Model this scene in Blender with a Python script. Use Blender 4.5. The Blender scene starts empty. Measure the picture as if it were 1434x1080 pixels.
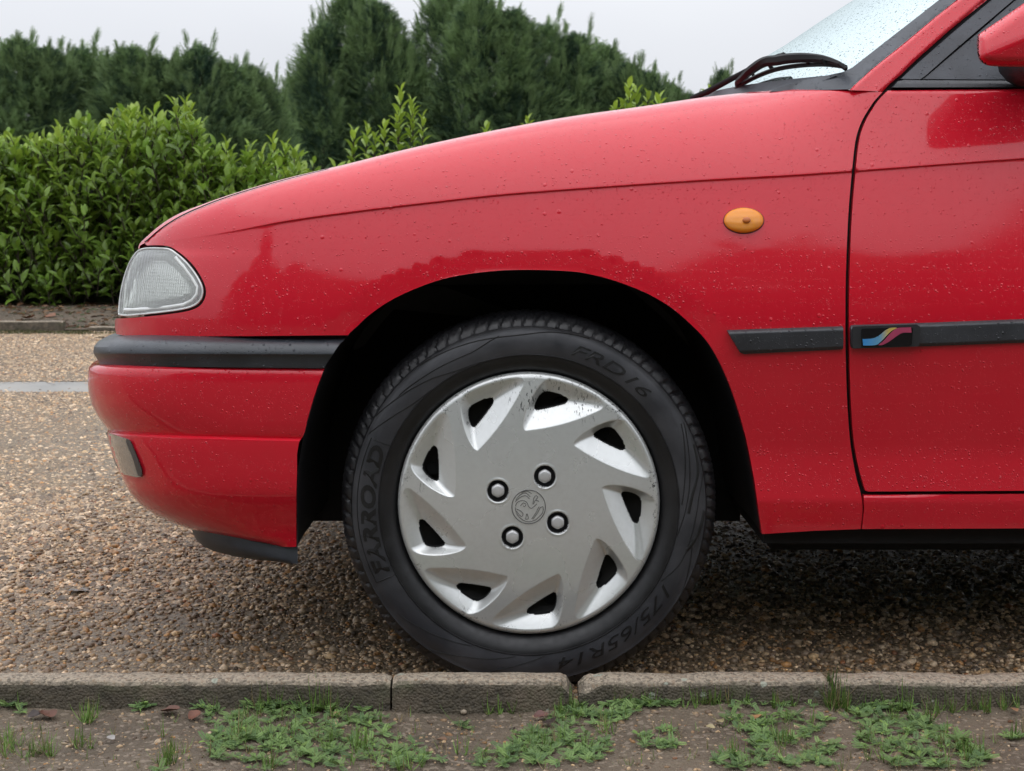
import bpy, bmesh, math, random
import numpy as np
from mathutils import Vector, Matrix, noise
from mathutils.geometry import delaunay_2d_cdt

random.seed(7); rng = np.random.default_rng(7)
sc = bpy.context.scene
COL = sc.collection

# ------------------------------------------------------------------ camera, sky, sun, exposure
S, D, U0, VH, H = 0.0011, 2.2, 717.0, 310.0, 0.717     # metres per photo pixel at the car's flank, camera distance, axis, horizon, eye height
GZ = -0.015                                             # level of the gravel yard
cam = bpy.data.cameras.new('camera'); camo = bpy.data.objects.new('camera', cam); COL.objects.link(camo)
camo.location = (0, -D, H); camo.rotation_euler = (math.radians(90), 0, 0)
cam.sensor_width = 36; cam.lens = 36*2000/1434; cam.shift_y = -230/1434
cam.clip_start = 0.05; cam.clip_end = 2000
cam.dof.use_dof = True; cam.dof.focus_distance = D; cam.dof.aperture_fstop = 18
sc.camera = camo

w = bpy.data.worlds.new('World'); sc.world = w; w.use_nodes = True
nt = w.node_tree; nt.nodes.clear()
def wn(t): return nt.nodes.new(t)
SUN_EL, SUN_ROT = math.radians(80), math.radians(200)
sky = wn('ShaderNodeTexSky'); sky.sky_type = 'NISHITA'; sky.sun_disc = False
sky.sun_elevation = SUN_EL; sky.sun_rotation = SUN_ROT; sky.dust_density = 6; sky.air_density = 1.0
bg1 = wn('ShaderNodeBackground'); bg1.inputs['Strength'].default_value = 0.05
nt.links.new(sky.outputs[0], bg1.inputs['Color'])
tc = wn('ShaderNodeTexCoord'); mp = wn('ShaderNodeMapping'); mp.inputs['Scale'].default_value = (1, 1, 2.4)
nz = wn('ShaderNodeTexNoise'); nz.inputs['Scale'].default_value = 1.6; nz.inputs['Detail'].default_value = 4
nt.links.new(tc.outputs['Generated'], mp.inputs['Vector']); nt.links.new(mp.outputs[0], nz.inputs['Vector'])
cr = wn('ShaderNodeValToRGB')
cr.color_ramp.elements[0].position = 0.3; cr.color_ramp.elements[0].color = (0.66, 0.685, 0.745, 1)
cr.color_ramp.elements[1].position = 0.75; cr.color_ramp.elements[1].color = (0.80, 0.82, 0.86, 1)
nt.links.new(nz.outputs[0], cr.inputs[0])
bg2 = wn('ShaderNodeBackground'); bg2.inputs['Strength'].default_value = 0.98
nt.links.new(cr.outputs[0], bg2.inputs['Color'])
mx = wn('ShaderNodeMixShader'); mx.inputs[0].default_value = 0.96
nt.links.new(bg1.outputs[0], mx.inputs[1]); nt.links.new(bg2.outputs[0], mx.inputs[2])
# an overcast sky is brighter overhead than at the horizon
sxy = wn('ShaderNodeSeparateXYZ'); nt.links.new(tc.outputs['Generated'], sxy.inputs[0])
mr = wn('ShaderNodeMapRange'); nt.links.new(sxy.outputs[2], mr.inputs[0])
for i_, q_ in enumerate((0., 1., .93, 2.6)): mr.inputs[i_+1].default_value = q_
nt.links.new(mr.outputs[0], bg2.inputs['Strength'])
wo = wn('ShaderNodeOutputWorld'); nt.links.new(mx.outputs[0], wo.inputs['Surface'])

sun = bpy.data.lights.new('sun', 'SUN'); sun.energy = 0.6; sun.angle = math.radians(75); sun.color = (1, 0.97, 0.93)
suno = bpy.data.objects.new('sun', sun); COL.objects.link(suno)
suno.rotation_euler = (math.radians(10), 0, math.radians(-20))      # veiled sun, nearly overhead

sc.view_settings.view_transform = 'Standard'; sc.view_settings.look = 'None'
sc.view_settings.gamma = 1; sc.view_settings.use_curve_mapping = False; sc.view_settings.exposure = 0.0
sc.render.engine = 'CYCLES'
sc.cycles.use_denoising = True
sc.cycles.max_bounces = 5; sc.cycles.diffuse_bounces = 3; sc.cycles.glossy_bounces = 3; sc.cycles.transmission_bounces = 3; sc.cycles.adaptive_threshold = .035; sc.cycles.transparent_max_bounces = 12
sc.cycles.caustics_reflective = False; sc.cycles.caustics_refractive = False
sc.cycles.sample_clamp_indirect = 6

# ------------------------------------------------------------------ helpers
def P(u, v, Y):
    k = S*(D+np.asarray(Y, float))/D
    u = np.asarray(u, float); v = np.asarray(v, float)
    return np.stack(np.broadcast_arrays((u-U0)*k, Y, H-(v-VH)*k), -1)
def on_plane(u, v, z):
    d = 2000*(H-z)/(v-VH)
    return Vector(((u-U0)/2000*d, d-D, z))
def at_depth(u, v, d):
    return Vector(((u-U0)/2000*d, d-D, H-(v-VH)/2000*d))
def curve(pts):
    """smooth monotone interpolation through traced points"""
    xs = np.array([p[0] for p in pts], float); ys = np.array([p[1] for p in pts], float)
    h = np.diff(xs); dl = np.diff(ys)/h
    m = np.empty_like(xs); m[0], m[-1] = dl[0], dl[-1]
    for i in range(1, len(xs)-1):
        m[i] = 0 if dl[i-1]*dl[i] <= 0 else (h[i-1]+h[i])/(h[i-1]/dl[i]+h[i]/dl[i-1])
    def f(x):
        x = np.asarray(x, float); xc = np.clip(x, xs[0], xs[-1])
        i = np.clip(np.searchsorted(xs, xc)-1, 0, len(h)-1); t = (xc-xs[i])/h[i]
        r = (ys[i]*(1+2*t)*(1-t)**2 + m[i]*h[i]*t*(1-t)**2 + ys[i+1]*t*t*(3-2*t) + m[i+1]*h[i]*t*t*(t-1))
        return r + np.where(x < xs[0], (x-xs[0])*m[0], 0) + np.where(x > xs[-1], (x-xs[-1])*m[-1], 0)
    return f
def sstep(a, b, x):
    t = np.clip((np.asarray(x, float)-a)/(b-a), 0, 1); return t*t*(3-2*t)
def dist_poly(u, v, pts):
    u = np.asarray(u, float); v = np.asarray(v, float); best = np.full(np.broadcast(u, v).shape, 1e9)
    for (x0, y0), (x1, y1) in zip(pts[:-1], pts[1:]):
        dx, dy = x1-x0, y1-y0; t = np.clip(((u-x0)*dx+(v-y0)*dy)/(dx*dx+dy*dy), 0, 1)
        best = np.minimum(best, np.hypot(u-x0-t*dx, v-y0-t*dy))
    return best
def inside(u, v, poly):
    c = np.zeros(np.shape(u), bool); n = len(poly)
    for i in range(n):
        x0, y0 = poly[i]; x1, y1 = poly[(i+1) % n]
        if y0 == y1: continue
        k = ((y0 > v) != (y1 > v)) & (u < (x1-x0)*(v-y0)/(y1-y0)+x0)
        c ^= k
    return c
def smooth_poly(pts, n=6):
    """open Catmull-Rom through points"""
    p = [np.array(q, float) for q in pts]; out = []
    for i in range(len(p)-1):
        a, b, c, d = p[max(i-1, 0)], p[i], p[i+1], p[min(i+2, len(p)-1)]
        for k in range(n):
            t = k/n
            out.append(tuple(.5*((2*b)+(c-a)*t+(2*a-5*b+4*c-d)*t*t+(3*b-3*c+d-a)*t**3)))
    out.append(tuple(p[-1])); return out
def resample(loop, step):
    out = []
    n = len(loop)
    for i in range(n):
        a = np.array(loop[i], float); b = np.array(loop[(i+1) % n], float)
        k = max(1, int(round(np.hypot(*(b-a))/step)))
        for j in range(k): out.append(tuple(a+(b-a)*j/k))
    return out

BASE = {}
def link(name, me, mats, parent=None):
    o = bpy.data.objects.new(name, me); COL.objects.link(o)
    for m in (mats if isinstance(mats, (list, tuple)) else [mats]): me.materials.append(m)
    if parent is not None:
        o.parent = parent; o.matrix_parent_inverse = Matrix.Translation(BASE.get(parent.name, (0, 0, 0))).inverted()
    return o
def mesh_from(verts, faces, smooth=True, angle=None):
    me = bpy.data.meshes.new('mesh'); me.from_pydata([tuple(map(float, v)) for v in verts], [], [tuple(f) for f in faces]); me.update()
    if smooth: me.polygons.foreach_set('use_smooth', [True]*len(me.polygons))
    if angle: me.set_sharp_from_angle(angle=math.radians(angle))
    return me
def fast_mesh(V, F, attr=None, smooth=False):
    """numpy triangles / quads -> mesh, optional per-vertex colour"""
    V = np.asarray(V, np.float32); F = np.asarray(F, np.int32); k = F.shape[1]
    me = bpy.data.meshes.new('mesh'); me.vertices.add(len(V)); me.vertices.foreach_set('co', V.ravel())
    me.loops.add(F.size); me.loops.foreach_set('vertex_index', F.ravel())
    me.polygons.add(len(F)); me.polygons.foreach_set('loop_start', np.arange(0, F.size, k, dtype=np.int32))
    me.polygons.foreach_set('use_smooth', np.full(len(F), smooth))
    me.update(calc_edges=True)
    if attr is not None:
        a = me.color_attributes.new('tint', 'FLOAT_COLOR', 'POINT'); c = np.ones((len(V), 4), np.float32); c[:, :3] = attr
        a.data.foreach_set('color', c.ravel())
    return me
def empty(name, loc):
    o = bpy.data.objects.new(name, None); COL.objects.link(o); o.location = loc; BASE[o.name] = tuple(loc); o.empty_display_size = .1
    return o
def tag(o, label=None, cat=None, group=None, kind=None):
    if label: o['label'] = label
    if cat: o['category'] = cat
    if group: o['group'] = group
    if kind: o['kind'] = kind
    return o
def tube_mesh(paths, seg=8, flat=1.0, cap=True):
    """tubes along polylines: [(points, radius or radii)]"""
    V, F = [], []
    for pts, rad in paths:
        pts = [Vector(p) for p in pts]; n = len(pts)
        rad = rad if hasattr(rad, '__len__') else [rad]*n
        b0 = len(V)
        for i, p in enumerate(pts):
            t = (pts[min(i+1, n-1)]-pts[max(i-1, 0)]).normalized()
            a = t.cross(Vector((0, 1, 0)));  a = a.normalized() if a.length > 1e-4 else Vector((1, 0, 0))
            b = t.cross(a).normalized()
            for k in range(seg):
                q = 2*math.pi*k/seg
                V.append(p+a*rad[i]*math.cos(q)+b*rad[i]*flat*math.sin(q))
        for i in range(n-1):
            for k in range(seg):
                k2 = (k+1) % seg
                F.append((b0+i*seg+k, b0+i*seg+k2, b0+(i+1)*seg+k2, b0+(i+1)*seg+k))
        if cap:
            F.append(tuple(b0+k for k in range(seg))[::-1]); F.append(tuple(b0+(n-1)*seg+k for k in range(seg)))
    return mesh_from(V, F, True, 50)
def grid_faces(nr, nc, closed=False, flip=False):
    F = []
    for i in range(nr-1):
        for j in range(nc if closed else nc-1):
            j2 = (j+1) % nc; q = (i*nc+j, i*nc+j2, (i+1)*nc+j2, (i+1)*nc+j)
            F.append(q[::-1] if flip else q)
    return F

# ------------------------------------------------------------------ materials
class N:
    def __init__(s, name):
        s.m = bpy.data.materials.new(name); s.m.use_nodes = True; s.t = s.m.node_tree
        s.b = s.t.nodes['Principled BSDF']; s.out = s.t.nodes['Material Output']; s.co = None
    def n(s, t, **kw):
        x = s.t.nodes.new(t)
        for k, v in kw.items():
            if k in x.inputs: x.inputs[k].default_value = v
            else: setattr(x, k, v)
        return x
    def l(s, a, b): s.t.links.new(a, b)
    def coord(s, which='Object', scale=None):
        if s.co is None: s.co = s.n('ShaderNodeTexCoord')
        if scale is None: return s.co.outputs[which]
        m = s.n('ShaderNodeMapping', Scale=scale); s.l(s.co.outputs[which], m.inputs['Vector']); return m.outputs[0]
    def noise(s, scale, detail=3, vec=None, rough=.5):
        x = s.n('ShaderNodeTexNoise', Scale=scale, Detail=detail, Roughness=rough); s.l(vec or s.coord(), x.inputs['Vector']); return x
    def voro(s, scale, vec=None, feature='F1'):
        x = s.n('ShaderNodeTexVoronoi', Scale=scale); x.feature = feature; s.l(vec or s.coord(), x.inputs['Vector']); return x
    def math(s, op, a, b=None, c=None, clamp=False):
        x = s.n('ShaderNodeMath'); x.operation = op; x.use_clamp = clamp
        for i, q in enumerate((a, b, c)):
            if q is None: continue
            if hasattr(q, 'links'): s.l(q, x.inputs[i])
            else: x.inputs[i].default_value = q
        return x.outputs[0]
    def ramp(s, fac, stops, interp='LINEAR'):
        x = s.n('ShaderNodeValToRGB'); e = x.color_ramp; e.interpolation = interp
        while len(e.elements) < len(stops): e.elements.new(0.5)
        for el, (p, c) in zip(e.elements, stops): el.position = p; el.color = (*c, 1) if len(c) == 3 else c
        s.l(fac, x.inputs[0]); return x.outputs[0]
    def mix(s, fac, a, b, mode='MIX'):
        x = s.n('ShaderNodeMix'); x.data_type = 'RGBA'; x.blend_type = mode
        for sock, q in ((x.inputs[0], fac), (x.inputs[6], a), (x.inputs[7], b)):
            if hasattr(q, 'links'): s.l(q, sock)
            else: sock.default_value = q if not hasattr(q, '__len__') else ((*q, 1) if len(q) == 3 else q)
        return x.outputs[2]
    def maprange(s, v, a, b, c=0, d=1, smooth=False):
        x = s.n('ShaderNodeMapRange'); x.interpolation_type = 'SMOOTHSTEP' if smooth else 'LINEAR'
        s.l(v, x.inputs[0])
        for i, q in enumerate((a, b, c, d)): x.inputs[i+1].default_value = q
        return x.outputs[0]
    def bump(s, h, strength=.3, dist=.01, prev=None):
        x = s.n('ShaderNodeBump', Strength=strength, Distance=dist); s.l(h, x.inputs['Height'])
        if prev is not None: s.l(prev, x.inputs['Normal'])
        return x.outputs[0]
    def set(s, **kw):
        for k, v in kw.items():
            k = k.replace('_', ' ')
            if hasattr(v, 'links'): s.l(v, s.b.inputs[k])
            else: s.b.inputs[k].default_value = (*v, 1) if hasattr(v, '__len__') and len(v) == 3 and s.b.inputs[k].type == 'RGBA' else v
        return s.m

def droplets(n, scale=130., keep=.55):
    """rain beads standing on a surface: fine relief"""
    v = n.voro(scale)
    sep = n.n('ShaderNodeSeparateColor'); n.l(v.outputs['Color'], sep.inputs[0])
    rad = n.maprange(sep.outputs[0], 0, 1, .10, .34)
    on = n.math('GREATER_THAN', sep.outputs[1], keep)
    q = n.math('DIVIDE', v.outputs['Distance'], rad)
    hgt = n.math('SUBTRACT', 1, n.math('MULTIPLY', q, q), clamp=True)
    return n.math('MULTIPLY', n.math('MULTIPLY', hgt, rad), on)

def m_paint():
    n = N('red_paint')
    ns = n.noise(2.5, 4)
    col = n.mix(n.maprange(ns.outputs[0], .3, .7), (0.62, 0.0085, 0.025), (0.66, 0.0105, 0.029))
    d1 = droplets(n, 185, .62); d2 = droplets(n, 420, .5)
    hsum = n.math('ADD', n.math('ADD', n.math('MULTIPLY', d1, .28), n.math('MULTIPLY', droplets(n, 95, .93), .22)), n.math('MULTIPLY', d2, .15))
    bp = n.bump(hsum, .9, .012)
    grime = n.noise(60, 2)
    return n.set(Base_Color=col, Roughness=n.maprange(grime.outputs[0], .3, .7, .30, .42), Specular_IOR_Level=.12, Coat_Weight=1., Coat_Roughness=n.maprange(n.noise(5, 3).outputs[0], .3, .7, .045, .11), Coat_IOR=1.5, Coat_Normal=bp, Normal=bp)
def m_plastic(name, col=(.022, .024, .029), rough=.45, drops=True, sc_=200):
    n = N(name)
    ns = n.noise(sc_, 3); b = n.bump(ns.outputs[0], .12, .002)
    if drops: b = n.bump(n.math('ADD', n.math('MULTIPLY', droplets(n, 150, .6), .6), n.math('MULTIPLY', droplets(n, 340, .5), .25)), .8, .01, b)
    c2 = n.mix(n.maprange(n.noise(18, 3).outputs[0], .35, .7), col, tuple(min(1, k*1.6+.004) for k in col))
    return n.set(Base_Color=c2, Roughness=rough, Normal=b, Specular_IOR_Level=.6)
def m_simple(name, col, rough=.5, **kw):
    n = N(name); ns = n.noise(35, 3)
    c = n.mix(n.maprange(ns.outputs[0], .3, .7), tuple(k*.82 for k in col), tuple(min(1, k*1.12) for k in col))
    return n.set(Base_Color=c, Roughness=rough, **kw)
def m_rubber(name, col=(.017, .018, .021), rough=.55, strength=.25):
    n = N(name); ns = n.noise(90, 5); dirt = n.noise(14, 4)
    c = n.mix(n.maprange(dirt.outputs[0], .42, .72), col, (col[0]*2.1+.004, col[1]*2.05+.004, col[2]*1.95+.004))
    return n.set(Base_Color=c, Roughness=n.maprange(ns.outputs[0], .3, .7, rough-.1, rough+.12), Normal=n.bump(ns.outputs[0], strength, .0015))
def m_cover():
    n = N('silver_wheel_cover'); gen = n.coord('Object')
    ns = n.noise(9, 4); fine = n.noise(160, 2); sp = n.noise(420, 1)
    base = n.mix(n.maprange(ns.outputs[0], .3, .7), (.73, .745, .735), (.67, .685, .675))
    base = n.mix(n.maprange(fine.outputs[0], .4, .75, 0, .10), base, (.36, .34, .31))
    # kerb scuffs: on the outer lip and two rubbed spots
    sx = n.n('ShaderNodeSeparateXYZ'); n.l(gen, sx.inputs[0])
    r = n.math('SQRT', n.math('ADD', n.math('POWER', sx.outputs[0], 2), n.math('POWER', sx.outputs[2], 2)))
    lip = n.maprange(r, .186, .196)
    patch = n.maprange(n.noise(16, 2).outputs[0], .50, .60)
    scr = n.maprange(n.noise(260, 4, rough=.7).outputs[0], .56, .61)
    m1 = n.math('MULTIPLY', n.math('MULTIPLY', lip, patch), scr)
    tot = m1
    for cx, cz, rad in ((-.002, .160, .042), (.088, .150, .034), (-.168, .03, .02), (.11, -.05, .02), (-.1, .135, .02), (.035, .172, .03)):
        d = n.n('ShaderNodeVectorMath'); d.operation = 'DISTANCE'; n.l(gen, d.inputs[0]); d.inputs[1].default_value = (cx, 0, cz)
        k = n.maprange(d.outputs['Value'], rad, rad*.4)
        str_ = n.coord('Object', (1, 1, 1)); wv = n.n('ShaderNodeMapping', Scale=(230, 60, 70), Rotation=(0, math.radians(38), 0)); n.l(gen, wv.inputs[0])
        s2 = n.noise(1.4, 5, wv.outputs[0], .65)
        tot = n.math('MAXIMUM', tot, n.math('MULTIPLY', k, n.maprange(s2.outputs[0], .57, .62)))
    col = n.mix(tot, base, (.035, .035, .04))
    b = n.bump(fine.outputs[0], .015, .001); b = n.bump(tot, .3, -.0006, b)
    return n.set(Base_Color=col, Metallic=.5, Roughness=n.maprange(ns.outputs[0], .3, .7, .24, .31), Normal=b)
def m_glass(name, tint=(.80, .93, .92), drops=True, ior=1.5):
    n = N(name); tr = n.n('ShaderNodeBsdfTransparent'); tr.inputs[0].default_value = (*tint, 1)
    gl = n.n('ShaderNodeBsdfGlossy'); gl.inputs['Roughness'].default_value = .03; gl.inputs['Color'].default_value = (.70, .80, .80, 1)
    fr = n.n('ShaderNodeFresnel', IOR=ior); mxs = n.n('ShaderNodeMixShader')
    if drops:
        h = n.math('ADD', n.math('MULTIPLY', droplets(n, 150, .15), .75), n.math('MULTIPLY', droplets(n, 380, .1), .45))
        b = n.bump(h, 1., .012); n.l(b, gl.inputs['Normal']); n.l(b, fr.inputs['Normal'])
        dk = n.math('MULTIPLY', n.maprange(h, .01, .08), .75); gc_ = n.mix(n.maprange(h, .01, .07), (.72, .82, .82), (.22, .27, .27)); n.l(gc_, gl.inputs['Color'])
        c = n.mix(dk, tint, tuple(k*.45 for k in tint)); n.l(c, tr.inputs[0])
    n.l(fr.outputs[0], mxs.inputs[0]); n.l(tr.outputs[0], mxs.inputs[1]); n.l(gl.outputs[0], mxs.inputs[2]); n.l(mxs.outputs[0], n.out.inputs['Surface'])
    return n.m
def m_foliage(name, attr=True, rough=.45, spec=.4, trans=.25, rnd=False):
    n = N(name)
    a = n.n('ShaderNodeAttribute'); a.attribute_name = 'tint'
    c = a.outputs['Color']
    if rnd:
        oi = n.n('ShaderNodeObjectInfo'); c = n.ramp(oi.outputs['Random'], [(0, (.05, .11, .02)), (.5, (.10, .19, .03)), (1, (.17, .26, .045))])
    n.set(Base_Color=c, Roughness=rough, Specular_IOR_Level=spec)
    tl = n.n('ShaderNodeBsdfTranslucent'); n.l(c, tl.inputs[0]); ms = n.n('ShaderNodeMixShader'); ms.inputs[0].default_value = trans
    n.l(n.b.outputs[0], ms.inputs[1]); n.l(tl.outputs[0], ms.inputs[2]); n.l(ms.outputs[0], n.out.inputs['Surface'])
    return n.m
def m_tint(name, rough=.5, spec=.5):
    n = N(name); a = n.n('ShaderNodeAttribute'); a.attribute_name = 'tint'
    ns = n.noise(220, 2); c = n.mix(n.maprange(ns.outputs[0], .35, .65, .0, .5), a.outputs['Color'], (.05, .04, .03), 'MIX')
    return n.set(Base_Color=c, Roughness=rough, Specular_IOR_Level=spec)
def m_gravel():
    n = N('wet_gravel')
    big = n.noise(1.3, 4); mid = n.noise(7, 3)
    v = n.voro(125); v2 = n.voro(280)
    sep = n.n('ShaderNodeSeparateColor'); n.l(v.outputs['Color'], sep.inputs[0])
    stone = n.ramp(sep.outputs[0], [(0, (.11, .078, .048)), (.2, (.29, .200, .112)), (.4, (.46, .350, .225)), (.55, (.34, .205, .090)), (.7, (.49, .405, .290)), (.85, (.24, .180, .125)), (1, (.58, .475, .335))])
    sep2 = n.n('ShaderNodeSeparateColor'); n.l(v2.outputs['Color'], sep2.inputs[0])
    fine = n.ramp(sep2.outputs[1], [(0, (.14, .102, .064)), (.5, (.33, .245, .150)), (1, (.49, .385, .255))])
    col = n.mix(n.math('GREATER_THAN', sep.outputs[2], .45), fine, stone)
    gap = n.maprange(v.outputs['Distance'], .45, .8)
    col = n.mix(n.math('MULTIPLY', gap, .55), col, (.06, .05, .04))
    col = n.mix(n.maprange(big.outputs[0], .42, .66, 0, .35), col, (.14, .115, .09))
    col = n.mix(n.maprange(mid.outputs[0], .5, .7, 0, .25), col, (.36, .29, .20))
    col = n.mix(1., col, (.66, .64, .62), 'MULTIPLY')
    h = n.math('SUBTRACT', 1, n.math('ADD', n.math('MULTIPLY', v.outputs['Distance'], .8), n.math('MULTIPLY', v2.outputs['Distance'], .35)))
    return n.set(Base_Color=col, Roughness=n.maprange(big.outputs[0], .4, .65, .65, .45), Normal=n.bump(h, .5, .006), Specular_IOR_Level=.35)
def m_soil(name='soil', a=(.088, .066, .044), b=(.165, .127, .086)):
    n = N(name); ns = n.noise(6, 6, rough=.6); f = n.noise(75, 5, rough=.7); v = n.voro(160)
    col = n.mix(n.maprange(ns.outputs[0], .35, .65), a, b)
    col = n.mix(n.maprange(f.outputs[0], .45, .7, 0, .6), col, (.175, .140, .105))
    sep = n.n('ShaderNodeSeparateColor'); n.l(v.outputs['Color'], sep.inputs[0])
    col = n.mix(n.math('MULTIPLY', n.math('GREATER_THAN', sep.outputs[0], .86), .6), col, (.30, .24, .18))
    h = n.math('ADD', f.outputs[0], n.math('MULTIPLY', v.outputs['Distance'], -.4))
    return n.set(Base_Color=col, Roughness=.75, Normal=n.bump(h, .8, .012))
def m_concrete():
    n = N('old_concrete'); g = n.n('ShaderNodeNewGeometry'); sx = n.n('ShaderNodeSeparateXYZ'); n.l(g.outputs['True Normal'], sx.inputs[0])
    v = n.voro(260); sep = n.n('ShaderNodeSeparateColor'); n.l(v.outputs['Color'], sep.inputs[0])
    f = n.noise(55, 5, rough=.7); ns = n.noise(9, 4)
    agg = n.ramp(sep.outputs[0], [(0, (.14, .115, .085)), (.4, (.30, .250, .190)), (.8, (.38, .315, .235)), (1, (.23, .165, .110))])
    algae_shade = n.mix(n.maprange(f.outputs[0], .35, .7), (.052, .044, .032), (.130, .108, .076))
    algae_shade = n.mix(n.maprange(ns.outputs[0], .54, .68, 0, .75), algae_shade, (.070, .082, .034)); algae_shade = n.mix(n.maprange(n.noise(15, 5, rough=.65).outputs[0], .5, .66, 0, .75), algae_shade, (.165, .130, .095))
    # upright sides: algal and soil stain plus shade painted in by normal; tops stay pale
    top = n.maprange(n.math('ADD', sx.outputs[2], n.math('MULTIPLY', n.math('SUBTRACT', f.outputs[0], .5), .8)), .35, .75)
    col = n.mix(top, algae_shade, agg)
    li = n.voro(28); lic = n.math('MULTIPLY', n.math('LESS_THAN', n.math('ADD', li.outputs['Distance'], n.math('MULTIPLY', f.outputs[0], .25)), .26), n.maprange(n.noise(5, 2).outputs[0], .52, .56))
    col = n.mix(n.math('MULTIPLY', lic, .7), col, (.34, .37, .30))
    h = n.math('ADD', f.outputs[0], n.math('MULTIPLY', v.outputs['Distance'], -.5))
    return n.set(Base_Color=col, Roughness=.8, Normal=n.bump(h, .8, .005))

def m_lens():
    n = N('headlight_lens_glass'); tr = n.n('ShaderNodeBsdfTransparent'); tr.inputs[0].default_value = (.93, .95, .93, 1)
    gl = n.n('ShaderNodeBsdfGlossy'); gl.inputs['Roughness'].default_value = .12; gl.inputs['Color'].default_value = (.95, .97, .96, 1)
    wv = n.n('ShaderNodeTexWave', Scale=48., Distortion=.2); wv.bands_direction = 'X'; n.l(n.coord(), wv.inputs['Vector'])
    b = n.bump(wv.outputs['Fac'], .22, .004); b = n.bump(n.math('MULTIPLY', droplets(n, 190, .5), .6), .9, .012, b)
    fr = n.n('ShaderNodeFresnel', IOR=1.55); mxs = n.n('ShaderNodeMixShader')
    for q in (gl, fr): n.l(b, q.inputs['Normal'])
    df = n.n('ShaderNodeBsdfDiffuse'); df.inputs[0].default_value = (.97, .98, .98, 1); n.l(b, df.inputs['Normal'])
    mk = n.n('ShaderNodeMixShader'); mk.inputs[0].default_value = .24; n.l(tr.outputs[0], mk.inputs[1]); n.l(df.outputs[0], mk.inputs[2])
    n.l(fr.outputs[0], mxs.inputs[0]); n.l(mk.outputs[0], mxs.inputs[1]); n.l(gl.outputs[0], mxs.inputs[2]); n.l(mxs.outputs[0], n.out.inputs['Surface'])
    return n.m

M = dict(
    paint=m_paint(), black=m_plastic('black_plastic'), trim=m_plastic('grey_black_trim', (.040, .045, .055), .5),
    bump=m_plastic('bumper_strip_rubber', (.020, .024, .030), .36), lip=m_plastic('spoiler_plastic', (.022, .026, .033), .5, False),
    dark=m_simple('dark_underbody', (.006, .006, .007), .85), gap=m_simple('seam_black', (.004, .004, .005), .9),
    tyre=m_rubber('tyre_rubber', (.0060, .0060, .0072), .45), tyre2=m_rubber('tyre_band_rubber', (.027, .028, .033), .42, .12), letter=m_rubber('tyre_lettering', (.003, .003, .0036), .5),
    cover=m_cover(), steel=m_simple('steel_rim', (.035, .033, .032), .6, Metallic=.4), bolt=m_simple('bolt_cap', (.66, .66, .66), .3, Metallic=.35),
    engrave=m_simple('engraved_line', (.11, .11, .115), .5, Metallic=.4),
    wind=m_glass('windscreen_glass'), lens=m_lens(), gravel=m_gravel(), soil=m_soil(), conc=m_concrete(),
)

# ------------------------------------------------------------------ the setting: ground, yard, verge
def plane_mesh(x0, x1, y0, y1, z, nx=1, ny=1, f=None):
    xs = np.linspace(x0, x1, nx+1); ys = np.linspace(y0, y1, ny+1)
    V = [(x, y, z+(f(x, y) if f else 0)) for y in ys for x in xs]
    return mesh_from(V, grid_faces(ny+1, nx+1), True)
gnd = N('rough_grass_ground'); gn1 = gnd.noise(.6, 5); gn2 = gnd.noise(24, 4)
gc = gnd.mix(gnd.maprange(gn1.outputs[0], .4, .6), (.045, .060, .024), (.085, .072, .045)); gc = gnd.mix(gnd.maprange(gn2.outputs[0], .4, .7, 0, .6), gc, (.035, .05, .018))
gnd.set(Base_Color=gc, Roughness=.85, Normal=gnd.bump(gn2.outputs[0], .8, .05))
o = link('ground', plane_mesh(-900, 900, -600, 1200, -.06), gnd.m); tag(o, kind='structure', label='rough grassy ground beyond the gravel yard')
# gravel yard in two sheets either side of the drainage channel
CH0, CH1 = 3.93, 4.33
o = link('gravel_yard', plane_mesh(-40, 40, -.155, CH0, GZ, 60, 12, lambda x, y: .004*noise.noise((x*1.1, y*1.1, 0))), M['gravel']); tag(o, kind='structure', label='wet tan gravel yard the car stands on')
o = link('gravel_yard_beyond_channel', plane_mesh(-40, 40, CH1, 7.32, GZ, 60, 8, lambda x, y: .004*noise.noise((x*1.1, y*1.1, 0))), M['gravel']); tag(o, kind='structure', label='wet tan gravel between grey channel and far kerb')
chn = N('wet_channel_concrete'); cn1 = chn.noise(3, 5); chn.set(Base_Color=chn.mix(chn.maprange(cn1.outputs[0], .35, .65), (.22, .215, .205), (.31, .295, .27)), Roughness=chn.maprange(cn1.outputs[0], .35, .65, .38, .6), Normal=chn.bump(chn.noise(60, 3).outputs[0], .2, .003))
V = []; prof = [(CH0, GZ-.001), (CH0+.03, GZ-.006), (CH0+.2, GZ-.018), (CH1-.03, GZ-.006), (CH1, GZ-.001)]
xs = np.linspace(-40, 40, 41)
for y, z in prof: V += [(x, y, z) for x in xs]
o = link('drainage_channel', mesh_from(V, grid_faces(5, 41)), chn.m); tag(o, kind='structure', label='shallow wet grey concrete channel across the gravel')

def verge_z(x, y):
    return .018*noise.noise((x*2.2, y*2.2, 3))+.007*noise.noise((x*9, y*9, 1))+.003*noise.noise((x*30, y*30, 5))
VZ = .036
def soil_at(x, y): return VZ+verge_z(x, y)
xs = np.linspace(-1.6, 1.6, 260); ys = np.linspace(-1.3, -.19, 90)
V = [(x, y, soil_at(x, y)) for y in ys for x in xs]
o = link('soil_verge', mesh_from(V, grid_faces(90, 260)), M['soil']); tag(o, kind='structure', label='bare brown soil verge in front of the kerb')
V = [(x, y, VZ-.012) for x, y in ((-30, -9), (30, -9), (30, -.19), (-30, -.19))]
vg = m_soil('mossy_soil', (.060, .060, .032), (.11, .09, .06))
o = link('verge_ground', mesh_from(V, [(0, 1, 2, 3)]), vg); tag(o, kind='structure', label='mossy soil verge running on past the kerb')
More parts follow.
